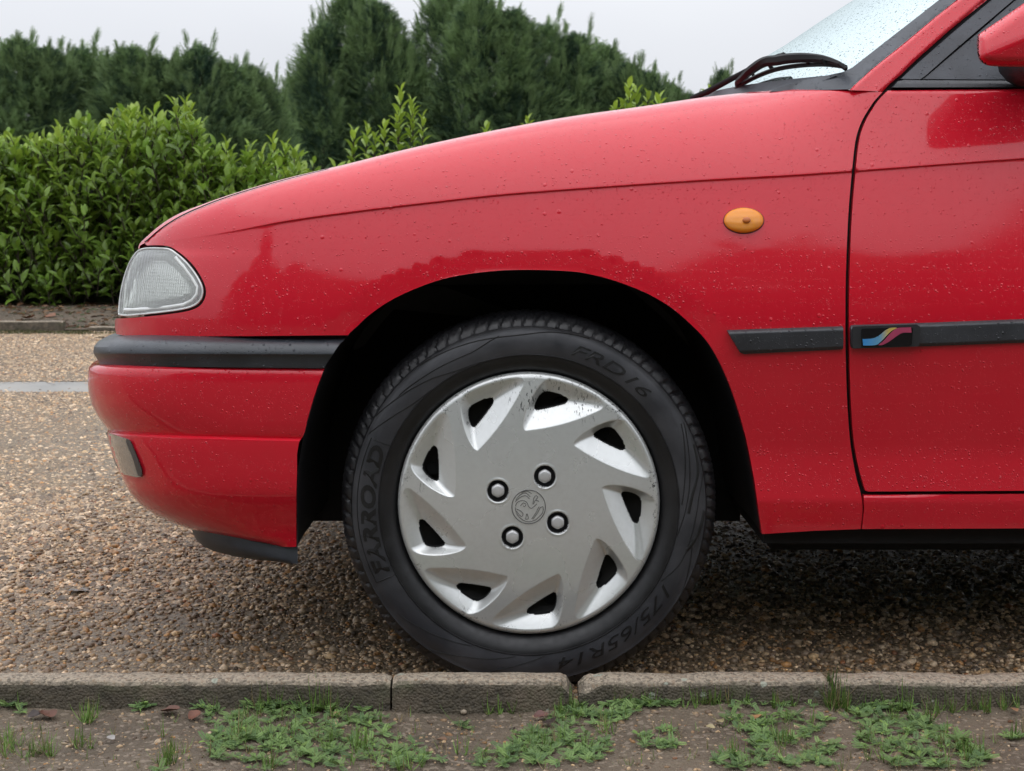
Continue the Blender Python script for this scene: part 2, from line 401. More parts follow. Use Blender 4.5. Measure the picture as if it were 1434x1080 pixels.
# far bed under the laurels
V = []
xs = np.linspace(-40, 40, 200); ys = np.linspace(7.32, 12.5, 30)
V = [(x, y, GZ+.012+.05*sstep(7.5, 8.6, y)+.02*noise.noise((x*1.5, y*1.5, 9))) for y in ys for x in xs]
bed = m_soil('leaf_littered_soil', (.050, .040, .026), (.12, .082, .050))
o = link('far_soil_bed', mesh_from(V, grid_faces(30, 200)), bed); tag(o, kind='structure', label='leaf littered soil bed under the laurel hedge')

# ------------------------------------------------------------------ the car: surface of the flank
_z = np.array([0, .245, .281, .290, .345, .375, .50, .56, .61, .65, .72, .80, .95, 1.1, 1.4])
_a = np.radians([-15, -14, -12, 3, 1, -10, -8.5, 1, 8, 12, 16, 18, 20, 23, 25])
_zz = np.linspace(0, 1.4, 1401); _al = np.interp(_zz, _z, _a); _yy = np.concatenate([[0], np.cumsum((np.tan(_al[1:])+np.tan(_al[:-1]))/2*np.diff(_zz))])
_yy -= np.interp(.54, _zz, _yy)
def Y1(z): return np.interp(z, _zz, _yy)
vS = curve([(195, 341), (207, 330), (220, 318.5), (234, 308.5), (247, 301), (264, 293.4), (284, 286), (299, 280.5), (350, 264), (400, 250), (450, 238), (480, 231), (540, 216), (600, 202), (700, 181), (800, 163), (900, 149), (1000, 134.5), (1060, 128.5), (1120, 125), (1190, 125.5)])
gapoff = curve([(195, 3), (208, 7), (235, 6.6), (270, 4.5), (300, 3.2), (400, 2.4), (480, 1.6), (1000, 1.2), (1100, .2), (1190, 0)])
def vF(u): u = np.asarray(u, float); return np.where(u > 1190, 126, vS(np.minimum(u, 1190))+gapoff(np.minimum(u, 1190)))
vC = curve([(230, 338), (270, 333), (320, 325), (400, 310), (500, 296), (600, 284), (700, 273), (800, 265), (900, 258), (1000, 251.5), (1100, 246), (1190, 240), (1310, 231), (1434, 222), (1800, 200)])
uL = curve([(250, 192), (347, 187), (360, 178), (380, 171), (400, 166), (420, 163), (441, 160.5), (472, 159)])
UC, CA, CPW = 430., .25, 2.25
ARCH = smooth_poly([(482, 474), (488, 468), (500, 457), (515, 443), (537, 427), (560, 414), (590, 401), (620, 391), (655, 384), (700, 379), (740, 378), (780, 379), (815, 382), (850, 390), (880, 400), (910, 413), (940, 431), (965, 452), (990, 478), (1008, 508), (1022, 540), (1033, 572), (1045, 615), (1055, 665), (1061, 705), (1067, 748)], 4)
def corner(u, v, A=CA):
    q = np.clip((UC-u)/(UC-uL(v)), 0, .9995); return A*(1-(1-q**CPW)**(1/CPW))
def Yside(u, v):
    u = np.asarray(u, float); v = np.asarray(v, float)
    z = H-(v-VH)*S; c = vC(u); zc = H-(c-VH)*S; f = vF(u); zf = H-(f-VH)*S
    amp = sstep(262, 420, u)
    ac = np.interp(zc, _z, _a)+math.radians(5.5)
    t = np.maximum(z-zc, 0)
    y = Y1(np.minimum(z, zc))+np.tan(ac)*t-.0036*amp*sstep(2.4, -.8, v-c)
    tau = np.clip(t/np.maximum(zf-zc, 1e-4), 0, .99995); fade = 1-sstep(1040, 1235, u)
    y = y+.75*(zf-zc)*fade*(1-(1-tau**2.3)**(1/2.3))
    da = dist_poly(u, v, ARCH); band = np.clip(33-da, 0, 33)
    y = y+math.tan(math.radians(5.5))*S*band*sstep(0, 7, band)*sstep(500, 440, v)*.9
    return y+corner(u, v)

def panel(name, loop, Yf, parent, mat, step=7., rows=(), flange=.012, inner=0, avoid=0, kind=None, edge=5., taper=0.):
    """traced outline -> dense smooth sheet following Yf, with a folded edge of real thickness"""
    ring = resample(loop, edge); ru = np.array(ring)
    u0, v0 = ru.min(0); u1, v1 = ru.max(0)
    gu, gv = np.meshgrid(np.arange(u0+step/2, u1, step), np.arange(v0+step/2, v1, step)); gu, gv = gu.ravel(), gv.ravel()
    gu = gu+(np.round(gv/step) % 2)*step*.5
    pts = np.stack([gu, gv], 1)
    if len(rows):
        rw = np.concatenate([np.asarray(r, float) for r in rows])
        if avoid:
            lo = rw
            keep = np.ones(len(pts), bool)
            for k in range(0, len(pts), 2000):
                dd = np.hypot(pts[k:k+2000, None, 0]-lo[None, :, 0], pts[k:k+2000, None, 1]-lo[None, :, 1]).min(1); keep[k:k+2000] = dd > avoid
            pts = pts[keep]
        pts = np.concatenate([pts, rw])
    ins = inside(pts[:, 0], pts[:, 1], ring)
    pts = pts[ins]; d = dist_poly(pts[:, 0], pts[:, 1], ring+[ring[0]]); pts = pts[d > min(step*.35, edge*.3, 1.2 if len(rows) else 9)]
    allp = [Vector(p) for p in ring]+[Vector(p) for p in pts]
    n = len(ring)
    r = delaunay_2d_cdt(allp, [(i, (i+1) % n) for i in range(n)], [], 0, 1e-4)
    vv = np.array([(p.x, p.y) for p in r[0]]); ff = [tuple(f) for f in r[2]]
    cen = np.array([vv[list(f)].mean(0) for f in ff]); ok = inside(cen[:, 0], cen[:, 1], ring)
    ff = [f for f, k in zip(ff, ok) if k]
    X = P(vv[:, 0], vv[:, 1], Yf(vv[:, 0], vv[:, 1]))
    e = .25
    def pos(a, b): return P(a, b, Yf(a, b))
    du = pos(vv[:, 0]+e, vv[:, 1])-pos(vv[:, 0]-e, vv[:, 1]); dv = pos(vv[:, 0], vv[:, 1]+e)-pos(vv[:, 0], vv[:, 1]-e)
    nr = np.cross(du, dv); nr /= np.linalg.norm(nr, axis=1)[:, None]+1e-12
    nr[nr[:, 1] > 0] *= -1
    F = []
    for f in ff:
        a, b, c = X[f[0]], X[f[1]], X[f[2]]
        nn = np.cross(b-a, c-a)
        F.append(f if nn[1] <= 0 else f[::-1])
    # folded edge
    cnt = {}
    for f in F:
        for i in range(3):
            k = (f[i], f[(i+1) % 3]); cnt[k] = 1
    be = [k for k in cnt if (k[1], k[0]) not in cnt]
    verts = list(X); norms = list(nr)
    cen3 = X.mean(0)
    if flange:
        mp_ = {}
        for a, b in be:
            ids = []
            t = X[b]-X[a]; on = np.cross(t, np.array([0, -1, 0])); on = on/(np.linalg.norm(on)+1e-12)
            base = len(verts)
            for q in (a, b):
                bk = X[q]+np.array([0, flange, 0]); bk = bk+(cen3-bk)*np.array([taper, 0, taper]); verts += [X[q], bk]; norms += [on, on]
            F.append((base, base+2, base+3, base+1)[::-1])
    me = mesh_from(verts, F, True)
    me.normals_split_custom_set_from_vertices([tuple(map(float, q)) for q in norms])
    o = link(name, me, mat, parent)
    if kind: o['kind'] = kind
    return o
def hrow(f, offs, ua, ub, step=6.):
    us = np.arange(ua, ub, step); return [np.stack([us, f(us)+k], 1) for k in offs]

CARB = (.8, .845, GZ)
car = empty('car', CARB); tag(car, 'red estate car with wet paint and silver wheel cover, parked side on at the kerb', 'car')

GAPL = smooth_poly([(1205, 741), (1208, 712), (1205, 690), (1199, 668), (1192, 630), (1188, 590), (1185.5, 540), (1184, 480), (1184, 420), (1185, 370), (1188, 300), (1193, 240), (1197.5, 200), (1203, 179), (1211, 162), (1224, 142), (1236, 129)], 4)
LAMP = smooth_poly([(206, 344), (222, 343.5), (236, 345), (246, 350), (258, 359), (271, 372), (281, 387), (287, 400), (288.5, 410), (286, 420), (279, 429), (264, 435.5), (237, 440), (200, 444), (172, 446), (162, 446)], 4)
topu = np.concatenate([np.arange(208, 320, 6), np.arange(320, 1190, 9.)])
top = [(u, float(vF(u))) for u in topu]
fender_loop = [(203, 341.5)]+top+[(1190, 126), (1236, 129)]+GAPL[::-1][1:]+[(1140, 743.5)]+ARCH[::-1][:-4]+[(488, 469.5), (330, 471), (180, 471), (163, 468), (160.5, 458), (161, 448)]+LAMP[::-1][1:]
us = np.arange(206, 1190, 7.)
rows = hrow(vC, (-6, -3, -.8, .3, 1.4, 2.4, 5), 225, 1230, 6)
for th in (6, 12, 20, 29, 38, 48, 58, 68):
    k = 1-math.cos(math.radians(th)); hh = (vC(us)-vF(us))*.95
    rows.append(np.stack([us, vF(us)+hh*k+.3], 1))
rows += [np.stack([u_ for u_ in ([np.full(8, q)+rng.normal(0, .01, 8), np.linspace(449, 469, 8)])], 1) for q in (162.5, 164.5, 167, 170, 174, 179, 185, 192)]
fender = panel('front_wing', fender_loop, Yside, car, M['paint'], 9., rows, .014, avoid=3.5)

DOORL = [(u+5.2, v) for u, v in smooth_poly([(1206.5, 687), (1199.5, 664), (1192, 628), (1188, 590), (1185.5, 540), (1184, 480), (1184, 420), (1185, 370), (1188, 300), (1193, 240), (1197.5, 200), (1203, 179), (1211, 162), (1224, 142), (1238, 127)], 4)]
door_loop = [(1720, 686), (1300, 688), (1216, 688.5)]+DOORL+[(1720, 121)]
rows = hrow(vC, (-6, -3, -.8, .3, 1.4, 2.4, 5), 1185, 1715, 6)
def Ydoor(u, v):
    u = np.asarray(u, float); v = np.asarray(v, float)
    e = np.clip((u-1206)/200, 0, 1)                                  # shut edge slightly dished, shoulder roll under the window
    sh = np.clip(131.5-v, 0, 9)
    return Yside(u, v)+.10*S*sh**2
def shade(v): return v
rows += [np.stack([np.arange(1250, 1715, 7.), np.full(67, k)], 1) for k in (124.5, 126.5, 128.5, 130.5, 132.5, 135)]
door = panel('front_door', door_loop, Ydoor, car, M['paint'], 9., rows, .014, avoid=3.5)
sill_loop = [(1209.5, 693.5), (1720, 690.5), (1720, 739), (1207, 741), (1210.5, 712)]
def Ysill(u, v): return Yside(u, np.asarray(v)+0)+.004*np.clip((699-np.asarray(v, float))/6, 0, 1)**2-.002
sill = panel('sill', sill_loop, Ysill, car, M['paint'], 6., (), .02)
# dark void behind the shut lines
seam = smooth_poly([(1208, 742), (1210, 712), (1208, 690), (1202, 668), (1195, 630), (1191, 590), (1188.5, 540), (1187, 480), (1187, 420), (1188, 370), (1191, 300), (1196, 240), (1200.5, 200), (1206, 179), (1214, 162), (1227, 142), (1240, 128)], 3)
loop = [(u-9, v) for u, v in seam]+[(u+9, v) for u, v in seam[::-1]]
panel('shut_line', loop, lambda u, v: Yside(u, v)+.011, car, M['gap'], 8., (), 0)
panel('shut_line', [(1200, 683), (1720, 681), (1720, 697), (1200, 699)], lambda u, v: Yside(u, v)+.011, car, M['gap'], 8., (), 0)

# ---- bonnet
def bonnet_pt(a, b):
    """a: 0 nose .. 1 scuttle, b: 0 near edge .. 1 far edge"""
    u = 196.5+a*(1118-196.5)
    f = vF(u); yg = float(Yside(u, f+.05))+.0035
    half = .845-yg; s = 1-abs(2*b-1); y = yg+half*s
    k = S*(D+yg)/D; x0 = (u-U0)*k; z0 = H-(f-VH)*k-.0008
    kx = -.16*(1-a)**2-.10*a
    x = x0+kx*(1-(1-s)**2)
    need = (f-vS(u))*k
    rise = need*1.0*(1-math.exp(-(y-yg)/.035))+.052*(1-(1-s)**2.2)*(.35+.65*min(1, a*2.2))
    z = z0+rise
    ky = S*(D+y)/D; x = max(x, (195.3+3*a-U0)*ky); up_ = U0+x/ky; z = min(z, H-(float(vS(up_))+.6*s-VH)*ky)
    return (x, y if b <= .5 else 1.69-y, z)
av = np.concatenate([np.linspace(0, .12, 16)[:-1], np.linspace(.12, 1, 60)]); bv = np.concatenate([[0, .002, .005, .009, .014, .022], np.linspace(.035, .965, 40), [.978, .986, .991, .995, .998, 1]])
V = [bonnet_pt(a, b) for a in av for b in bv]; nb = len(bv); F = grid_faces(len(av), nb)
o0 = len(V)
for j, b in enumerate(bv):                                            # lip folded under the nose
    x, y, z = bonnet_pt(0, b); V.append((x-.002, y, z-.006)); V.append((x+.012, y, z-.016)); V.append((x+.06, y, z-.02))
for j in range(nb-1):
    a0, a1 = o0+3*j, o0+3*(j+1); F += [(j, a0, a1, j+1), (a0, a0+1, a1+1, a1), (a0+1, a0+2, a1+2, a1+1)]
bm = bmesh.new(); me = mesh_from(V, F); bm.from_mesh(me); bmesh.ops.recalc_face_normals(bm, faces=bm.faces); bm.to_mesh(me); bm.free()
me.set_sharp_from_angle(angle=math.radians(40))
bonnet = link('bonnet', me, M['paint'], car)
su = np.concatenate([np.arange(203, 300, 4.), np.arange(300, 470, 10.)]); sy = Yside(su, vF(su)+.05)
link('bonnet_gap_shade', tube_mesh([(list(P(su, vF(su)-.9, sy-.0005)), [.0011*(1-.6*(q-203)/270) for q in su])], 6), M['gap'], car)  # black tube added as the shade in the gap between bonnet and wing

# ---- front lamp
lens_loop = smooth_poly([(165.5, 441), (166.5, 425), (170, 402), (176, 380), (184, 362), (193, 351), (204, 347.3), (222, 347), (237, 348.5), (246, 354), (257, 363), (268, 375), (277, 388), (283, 400), (284.5, 410), (282, 419), (275.5, 426.5), (262, 432), (236, 436.5), (200, 440.5), (176, 442.5), (165.5, 441)], 3)[:-1]
def Ylens(u, v):
    base = corner(np.maximum(u, uL(v)+1.2), v)+Y1(H-(np.asarray(v)-VH)*S)
    return base+.002
lamp = panel('headlight', lens_loop, Ylens, car, M['lens'], 6., (), .02, edge=4)
rf = N('headlight_reflector'); wv = rf.n('ShaderNodeTexWave', Scale=75., Distortion=.3); wv.bands_direction = 'X'; rf.l(rf.coord(), wv.inputs['Vector'])
wv2 = rf.n('ShaderNodeTexWave', Scale=60.); wv2.bands_direction = 'Z'; rf.l(rf.coord(), wv2.inputs['Vector'])
rf.set(Base_Color=(.93, .95, .91), Metallic=.7, Roughness=.22, Normal=rf.bump(rf.math('ADD', wv.outputs['Fac'], rf.math('MULTIPLY', wv2.outputs['Fac'], .3)), .22, .003))
cx, cy = 226, 398
refl_loop = [(cx+(u-cx)*.95, cy+(v-cy)*.95) for u, v in lens_loop]
def Yrefl(u, v):
    d = dist_poly(u, v, refl_loop+[refl_loop[0]])
    return Ylens(u, v)+.006+.020*sstep(0, 16, d)+.42*S*np.clip(440-np.asarray(v, float), 0, 100)*sstep(0, 16, d)
panel('reflector', refl_loop, Yrefl, lamp, rf.m, 4., (), 0)
lrim = m_simple('lens_clear_rim', (.85, .87, .86), .2)
ring = [(cx+(u-cx)*.985, cy+(v-cy)*.985) for u, v in lens_loop]
pts = P([q[0] for q in ring], [q[1] for q in ring], Ylens(np.array([q[0] for q in ring]), np.array([q[1] for q in ring]))-.0008)
link('lens_rim', tube_mesh([(list(pts)+[pts[0]], .0015)], 6, cap=False), lrim, lamp)
bar = [(176, 434.5), (200, 433.5), (236, 430.5), (258, 427), (270, 421), (277, 412), (278, 402), (270, 389), (258, 373), (247, 361)]
bu = np.array([q[0] for q in bar]); bv_ = np.array([q[1] for q in bar])
link('lens_rim', tube_mesh([(list(P(bu, bv_, Ylens(bu, bv_)+.004)), .0042)], 8), lrim, lamp)
# lamp turning the corner, grille and front of the nose (seen only from further forward)
vs = np.linspace(349, 440, 14); V = []
for v in vs:
    ue = float(np.interp(v, [347, 351, 362, 380, 402, 425, 441], [204, 193, 184, 176, 170, 166.5, 165.5]))+.6
    p = P(ue, v, float(Ylens(ue, v)))
    for k in np.linspace(0, 1, 7): V.append((p[0]-.03*math.sin(k*1.4), p[1]+k*(.52-p[1]), p[2]))
link('lens_front', mesh_from(V, grid_faces(14, 7)), M['lens'], lamp)
V = []
for v in np.linspace(346, 474, 8):
    x0 = (uL(v)+3-U0)*S*1.09
    for y in np.linspace(.30, 1.39, 20): V.append((x0+.02-.035*(1-((y-.845)/.55)**2), y, H-(v-VH)*S*1.16))
link('grille', mesh_from(V, grid_faces(8, 20)), M['black'], car)

# ---- bumper: stacked plan curves
def plan_row(v, ul, ur, yo, pw=2.4, L=.30, W=.34, n=40, full=True, dv=0.):
    """v: height at the front corner in the photo, v+dv: height at the wheel-arch end"""
    L = min(L, max(.012, (ur-ul)*S*.97)); W = W*(L/.30)**.6
    th = np.linspace(0, math.pi/2, n)
    yy = W*(1-np.cos(th)**(2/pw)); xx = L*(1-np.sin(th)**(2/pw))
    Yr = yy+yo; g = (ul-U0)*S*(D+Yr)/D-xx
    X0 = np.max(g); ysil = Yr[int(np.argmax(g))]
    X = X0+xx; xr = (ur-U0)*S*(D+yo)/D
    pts = []
    if xr > X[0]+.01:
        for k in np.linspace(0, 1, 12)[:-1]: pts.append((xr+(X[0]-xr)*k, yo))
        pts += list(zip(X, Yr))
    else:
        i = int(np.argmax(X <= xr))
        aa = np.concatenate([[xr], X[i:]]); bb = np.concatenate([[np.interp(xr, X[::-1], Yr[::-1])], Yr[i:]])
        t = np.concatenate([[0], np.cumsum(np.hypot(np.diff(aa), np.diff(bb)))]); tt = np.linspace(0, t[-1], n+11)
        pts += list(zip(np.interp(tt, t, aa), np.interp(tt, t, bb)))
    xl = min(p[0] for p in pts); out = []
    for x, y in pts:
        ye = min(y, ysil); q = max(0., min(1., (x-xl)/(xr-xl+1e-6)))
        out.append((x, y, H-(v+dv*q**.6-VH)*S*(D+ye)/D))
    for y in np.linspace(W+yo, .845, 6)[1:]: out.append((out[n+10][0]-.02*math.sin((y-W-yo)/(.845-W-yo)*1.57), y, out[n+10][2]))
    if full: out += [(x, 1.69-y, zz) for x, y, zz in out[::-1][1:]]
    return out
def loft(name, rowdefs, mat, parent, angle=35, **kw):
    R = [plan_row(*r[:4], dv=(r[4] if len(r) > 4 else 0.), **kw) for r in rowdefs]; n = len(R[0]); V = [p for r in R for p in r]
    me = mesh_from(V, grid_faces(len(R), n)); bm = bmesh.new(); bm.from_mesh(me); bmesh.ops.recalc_face_normals(bm, faces=bm.faces); bm.to_mesh(me); bm.free()
    me.polygons.foreach_set('use_smooth', [True]*len(me.polygons)); me.set_sharp_from_angle(angle=math.radians(angle))
    return link(name, me, mat, parent)
rR = curve([(470, 486), (476, 481), (495, 468), (511, 456), (514, 455), (540, 445), (565, 437), (590, 430), (612, 424), (617, 420), (660, 416), (700, 415), (768, 415)])
# black rubbing strip
st = [(468.5, 172, .030), (471.5, 158, .016), (475, 146, .006), (480, 136.5, -.006), (486, 131.5, -.012), (492, 130.5, -.0155), (495, 131, -.016), (496.5, 132, -.0145), (499, 133.5, -.012), (506, 136.5, -.010), (510.5, 138.5, -.009), (512, 146, .004)]
strip = loft('bumper_strip', [(v, ul+2*(1 if v > 505 else 0), float(rR(v))-(2 if v > 476 else -1), yo, 1.+4*max(0., (v-494)/16)) for v, ul, yo in st], M['bump'], car, 28)
bu_ = [(508, 142, .012), (509.5, 132, .004), (511.5, 127.5, -.002), (515, 124.5, -.0055), (519, 123.4, -.0075), (524, 122.8, -.0082), (535, 122.6, -.0085), (550, 124.3, -.008), (565, 128, -.0068), (580, 135.5, -.005), (592, 144, -.0025), (599, 150.5, .000), (603, 154, .003), (605.5, 160, .010)]
def skew(v, ul, lower):                                             # the lower edge runs a little downhill to the wheel
    return v
def loft2(name, defs, mat, slope, **kw):
    R = [plan_row(v, ul, float(rR(v+sl)), yo, dv=sl) for v, ul, yo, sl in defs]
    n = len(R[0]); V = [p for r in R for p in r]; me = mesh_from(V, grid_faces(len(R), n))
    bm = bmesh.new(); bm.from_mesh(me); bmesh.ops.recalc_face_normals(bm, faces=bm.faces); bm.to_mesh(me); bm.free()
    me.polygons.foreach_set('use_smooth', [True]*len(me.polygons)); me.set_sharp_from_angle(angle=math.radians(30))
    return link(name, me, mat, car)
bumper = loft2('bumper', [(v, ul, yo, 4+9*max(0, (v-520)/80)) for v, ul, yo in bu_], M['paint'], 0)
lb = [(600.5, 158, .010, 12), (601.5, 152.5, .002, 12.5), (603, 150.6, -.002, 13), (605, 150, -.0045, 13), (608, 150.2, -.0048, 13), (625, 154, -.004, 11), (645, 161, -.003, 8.5), (662, 168, -.002, 6), (680, 176, .0, 3.5), (690, 182, .002, 2), (695, 186, .004, 1.2), (703, 192.5, .008, .5), (712, 203, .013, 0), (722, 219, .019, 0), (732, 241, .025, 0), (741, 265, .030, 0), (750, 300, .034, 0), (758, 340, .037, 0), (766, 392, .040, 0)]
lowb = loft2('lower_bumper', lb, M['paint'], 0)
lp = [(740, 268, .058), (748, 271, .056), (757, 275.5, .054), (765, 285, .052), (772, 299, .050), (779, 326, .049), (785, 365, .048), (789.5, 405, .048)]
def lip_row(v, ul, yo):
    r = plan_row(v, ul, 417, yo, full=True); xr = r[0][0]
    return r
R = [lip_row(*q) for q in lp]; me = mesh_from([p for r in R for p in r], grid_faces(len(R), len(R[0])))
link('lip_spoiler', me, M['lip'], car)
# clear lamp in the lower bumper
def Ybump_low(u, v):
    u, v = np.broadcast_arrays(np.asarray(u, float), np.asarray(v, float)); out = np.zeros(u.shape)
    for i in np.ndindex(u.shape):
        ul = float(np.interp(v[i], [600, 605, 625, 645, 662, 680], [151, 150, 154, 161, 168, 176]))
        r = plan_row(v[i], ul, 416, -.004, full=False); ur = [U0+p[0]*D/(S*(D+p[1])) for p in r]; k = int(np.argmin(ur))
        out[i] = np.interp(u[i], ur[:k+1][::-1], [p[1] for p in r[:k+1]][::-1])
    return out
fog_loop = [(148.5, 606), (155, 607.5), (177, 614.5), (183, 619), (191, 638), (198.5, 659), (197, 668), (184, 667), (167, 660), (157.5, 638)]
fr_ = N('clear_lamp'); fr_.set(Base_Color=(.34, .34, .33), Roughness=.10, Metallic=.6, Coat_Weight=1., Normal=fr_.bump(fr_.noise(120, 3).outputs[0], .25, .002))
fogm = fr_.m
fog = panel('bumper_lamp', smooth_poly(fog_loop+[fog_loop[0]], 2)[:-1], lambda u, v: Ybump_low(u, v)-.006, car, fogm, 3., (), .012, edge=3)
panel('lamp_edge', [(177, 614.5), (183, 619), (191, 638), (198.5, 659), (197.5, 668), (193, 666), (185, 640), (176, 619)], lambda u, v: Ybump_low(u, v)-.0072, fog, m_simple('grey_lamp_edge', (.06, .06, .065), .3), 3., (), .004, edge=3)

# ---- mouldings, badge, side repeater
def mould(loop, vt, vb, name, drop=.0105, slope=0.):
    def f(u, v):
        u = np.asarray(u, float); v = np.asarray(v, float); t = vt(u); b = vb(u)
        k = np.clip((v-t)/6.5, 0, 1); k2 = np.clip((b-v)/5., 0, 1)
        return Yside(u, v)+.001-drop*np.sin(k*math.pi/2)**.8*(.55+.45*np.sin(k2*math.pi/2))
    us = np.arange(min(q[0] for q in loop)+2, max(q[0] for q in loop)-1, 5.)
    rows = [np.stack([us, vt(us)+k], 1) for k in (1.2, 2.6, 4.2, 5.8, 7.4, 10, 14, 18, 22)]+[np.stack([us, vb(us)-k], 1) for k in (1, 2.4, 4, 5.4)]
    return panel(name, loop, f, car, M['black'], 40., rows, .012, edge=4)
t1 = curve([(1018, 462), (1181, 456.5)]); b1 = curve([(1018, 496.5), (1181, 489.5)])
mould([(1018, 462.5), (1060, 460.5), (1179.5, 456.6), (1181, 460), (1181, 487), (1179.5, 489.5), (1042, 496), (1037, 494)], t1, b1, 'wing_moulding')
t2 = curve([(1191, 455), (1300, 451.5), (1434, 446.5), (1720, 436)]); b2 = curve([(1191, 488.5), (1300, 485), (1434, 480), (1720, 470)])
dm = mould([(1191.5, 456), (1194, 455), (1300, 451.5), (1434, 446.5), (1720, 436), (1720, 470), (1434, 480), (1300, 485), (1195, 488.4), (1192.5, 486.5)], t2, b2, 'door_moulding')
def flat_decal(name, pts, dy, mat, parent):
    u = np.array([p[0] for p in pts]); v = np.array([p[1] for p in pts])
    X = P(u, v, np.interp(u, [1190, 1300], [Yside(1195., 472.)-.0105, Yside(1290., 468.)-.0105])+dy)
    n = len(pts); V = list(X)+[x+np.array([0, .0012, 0]) for x in X]
    F = [tuple(range(n))]+[(i, i+n, (i+1) % n+n, (i+1) % n) for i in range(n)]
    me = mesh_from(V, F, False); bm = bmesh.new(); bm.from_mesh(me); bmesh.ops.triangulate(bm, faces=bm.faces); bmesh.ops.recalc_face_normals(bm, faces=bm.faces); bm.to_mesh(me); bm.free()
    return link(name, me, mat, parent)
bp_ = m_simple('badge_black', (.006, .006, .008), .2); bp_frame = m_plastic('badge_frame', (.015, .016, .019), .4, False)
flat_decal('badge_frame', [(1194, 457.5), (1284, 454.5), (1289, 458), (1287, 484), (1283, 485.5), (1194, 488)], -.0012, bp_frame, dm)
badge = flat_decal('badge', [(1208, 460.5), (1276, 458), (1278.5, 460), (1277, 482), (1274, 484.5), (1209, 486), (1207, 484), (1206.5, 462)], -.003, bp_, dm)
bl = N('badge_blue_to_yellow'); sx = bl.n('ShaderNodeSeparateXYZ'); bl.l(bl.coord('Object'), sx.inputs[0])
bl.set(Base_Color=bl.ramp(bl.maprange(sx.outputs[0], .540, .590), [(0, (.05, .27, .62)), (.45, (.13, .33, .50)), (.72, (.55, .42, .12)), (1, (.62, .44, .10))]), Roughness=.3)
pk = m_simple('badge_pink', (.42, .06, .13), .3)
def ribbon(a, b, mat):
    A = smooth_poly(a, 4); B = smooth_poly(b, 4); flat_decal('badge_stripe', A+B[::-1], -.0042, mat, badge)
ribbon([(1208, 475), (1220, 474.5), (1230, 471), (1240, 463), (1247, 459.5), (1256, 459)], [(1209, 484), (1226, 483.5), (1232, 480), (1240, 472), (1248, 464), (1256, 459.6)], bl.m)
ribbon([(1230, 483.5), (1238, 477), (1246, 468), (1254, 461), (1262, 459), (1276, 458.5)], [(1236, 483.4), (1246, 478), (1254, 472), (1262, 467), (1268, 466), (1276.5, 466)], pk)

def dome(name, cu, cv, ru, rv, hgt, mat, parent, n=40, rings=10, base=0.):
    V, F = [], []
    for i in range(rings+1):
        t = i/rings; rr = math.sin(t*math.pi/2); hh = math.cos(t*math.pi/2)
        for j in range(n):
            a = 2*math.pi*j/n; u = cu+ru*rr*math.cos(a); v = cv+rv*rr*math.sin(a)
            V.append(P(u, v, float(Yside(u, v))-base-hgt*hh**.8))
    F = grid_faces(rings+1, n, True)
    me = mesh_from(V, F); bm = bmesh.new(); bm.from_mesh(me); bmesh.ops.remove_doubles(bm, verts=bm.verts, dist=1e-6); bmesh.ops.recalc_face_normals(bm, faces=bm.faces); bm.to_mesh(me); bm.free()
    me.polygons.foreach_set('use_smooth', [True]*len(me.polygons)); return link(name, me, mat, parent)
am = N('amber_lens'); wv = am.n('ShaderNodeTexWave', Scale=170.); wv.bands_direction = 'Z'; am.l(am.coord(), wv.inputs['Vector'])
am.set(Base_Color=am.mix(am.maprange(wv.outputs['Fac'], 0, 1), (.86, .25, .008), (.98, .38, .016)), Roughness=.18, Coat_Weight=.6, Subsurface_Weight=.0, Normal=am.bump(wv.outputs['Fac'], .4, .002))
rep = dome('side_indicator', 1041.5, 308.6, 28, 17.8, .012, am.m, car)
dome('indicator_rim', 1041.5, 309.2, 29.2, 18.8, .004, m_simple('dark_red_gasket', (.12, .01, .012), .5), rep, base=-.0005)
dome('bulb_window', 1045.5, 308.5, 6, 4.5, .0035, m_simple('dark_amber', (.45, .12, .015), .3), rep, 16, 5, base=.0115)

# ---- inner wheel arch, underbody
loopA = [(415, 768), (415, 700), (416, 660), (424, 612), (437, 565), (455, 514), (470, 490)]+ARCH
au = np.array([q[0] for q in loopA]); av_ = np.array([q[1] for q in loopA])
ys = np.maximum(Yside(au, np.clip(av_, 300, 760))-corner(au, av_), 0)
V = []
for k, dy in enumerate((.006, .03, .10, .42)):
    gr = (0, 1.5, 3, 0)[k]
    cxy = np.array([742, 690]); dirs = np.stack([au, av_], 1)-cxy; dirs /= np.linalg.norm(dirs, axis=1)[:, None]
    p0 = P(au+dirs[:, 0]*gr, av_+dirs[:, 1]*gr, ys+.004); V += [(x, y+dy, z) for x, y, z in p0]
nA = len(au); F = grid_faces(4, nA)
F.append(tuple(range(3*nA, 4*nA)))
me = mesh_from(V, F); me.set_sharp_from_angle(angle=math.radians(40)); link('wheel_arch_liner', me, m_plastic('arch_liner', (.013, .013, .015), .55, False, 40), car)
def box_mesh(b):
    x0, x1, y0, y1, z0, z1 = b
    V = [(x, y, z) for x in (x0, x1) for y in (y0, y1) for z in (z0, z1)]
    return mesh_from(V, [(0, 1, 3, 2), (4, 6, 7, 5), (0, 4, 5, 1), (2, 3, 7, 6), (0, 2, 6, 4), (1, 5, 7, 3)], False)
link('underbody', box_mesh((.40, 3.2, .07, 1.62, .205, .245)), M['dark'], car)
link('underbody', box_mesh((.43, 3.1, .17, 1.52, .172, .204)), M['dark'], car)
link('underbody', box_mesh((-.40, .42, .43, 1.26, .165, .60)), M['dark'], car)
link('bulkhead', box_mesh((.40, .44, .12, 1.57, .24, .86)), M['dark'], car)

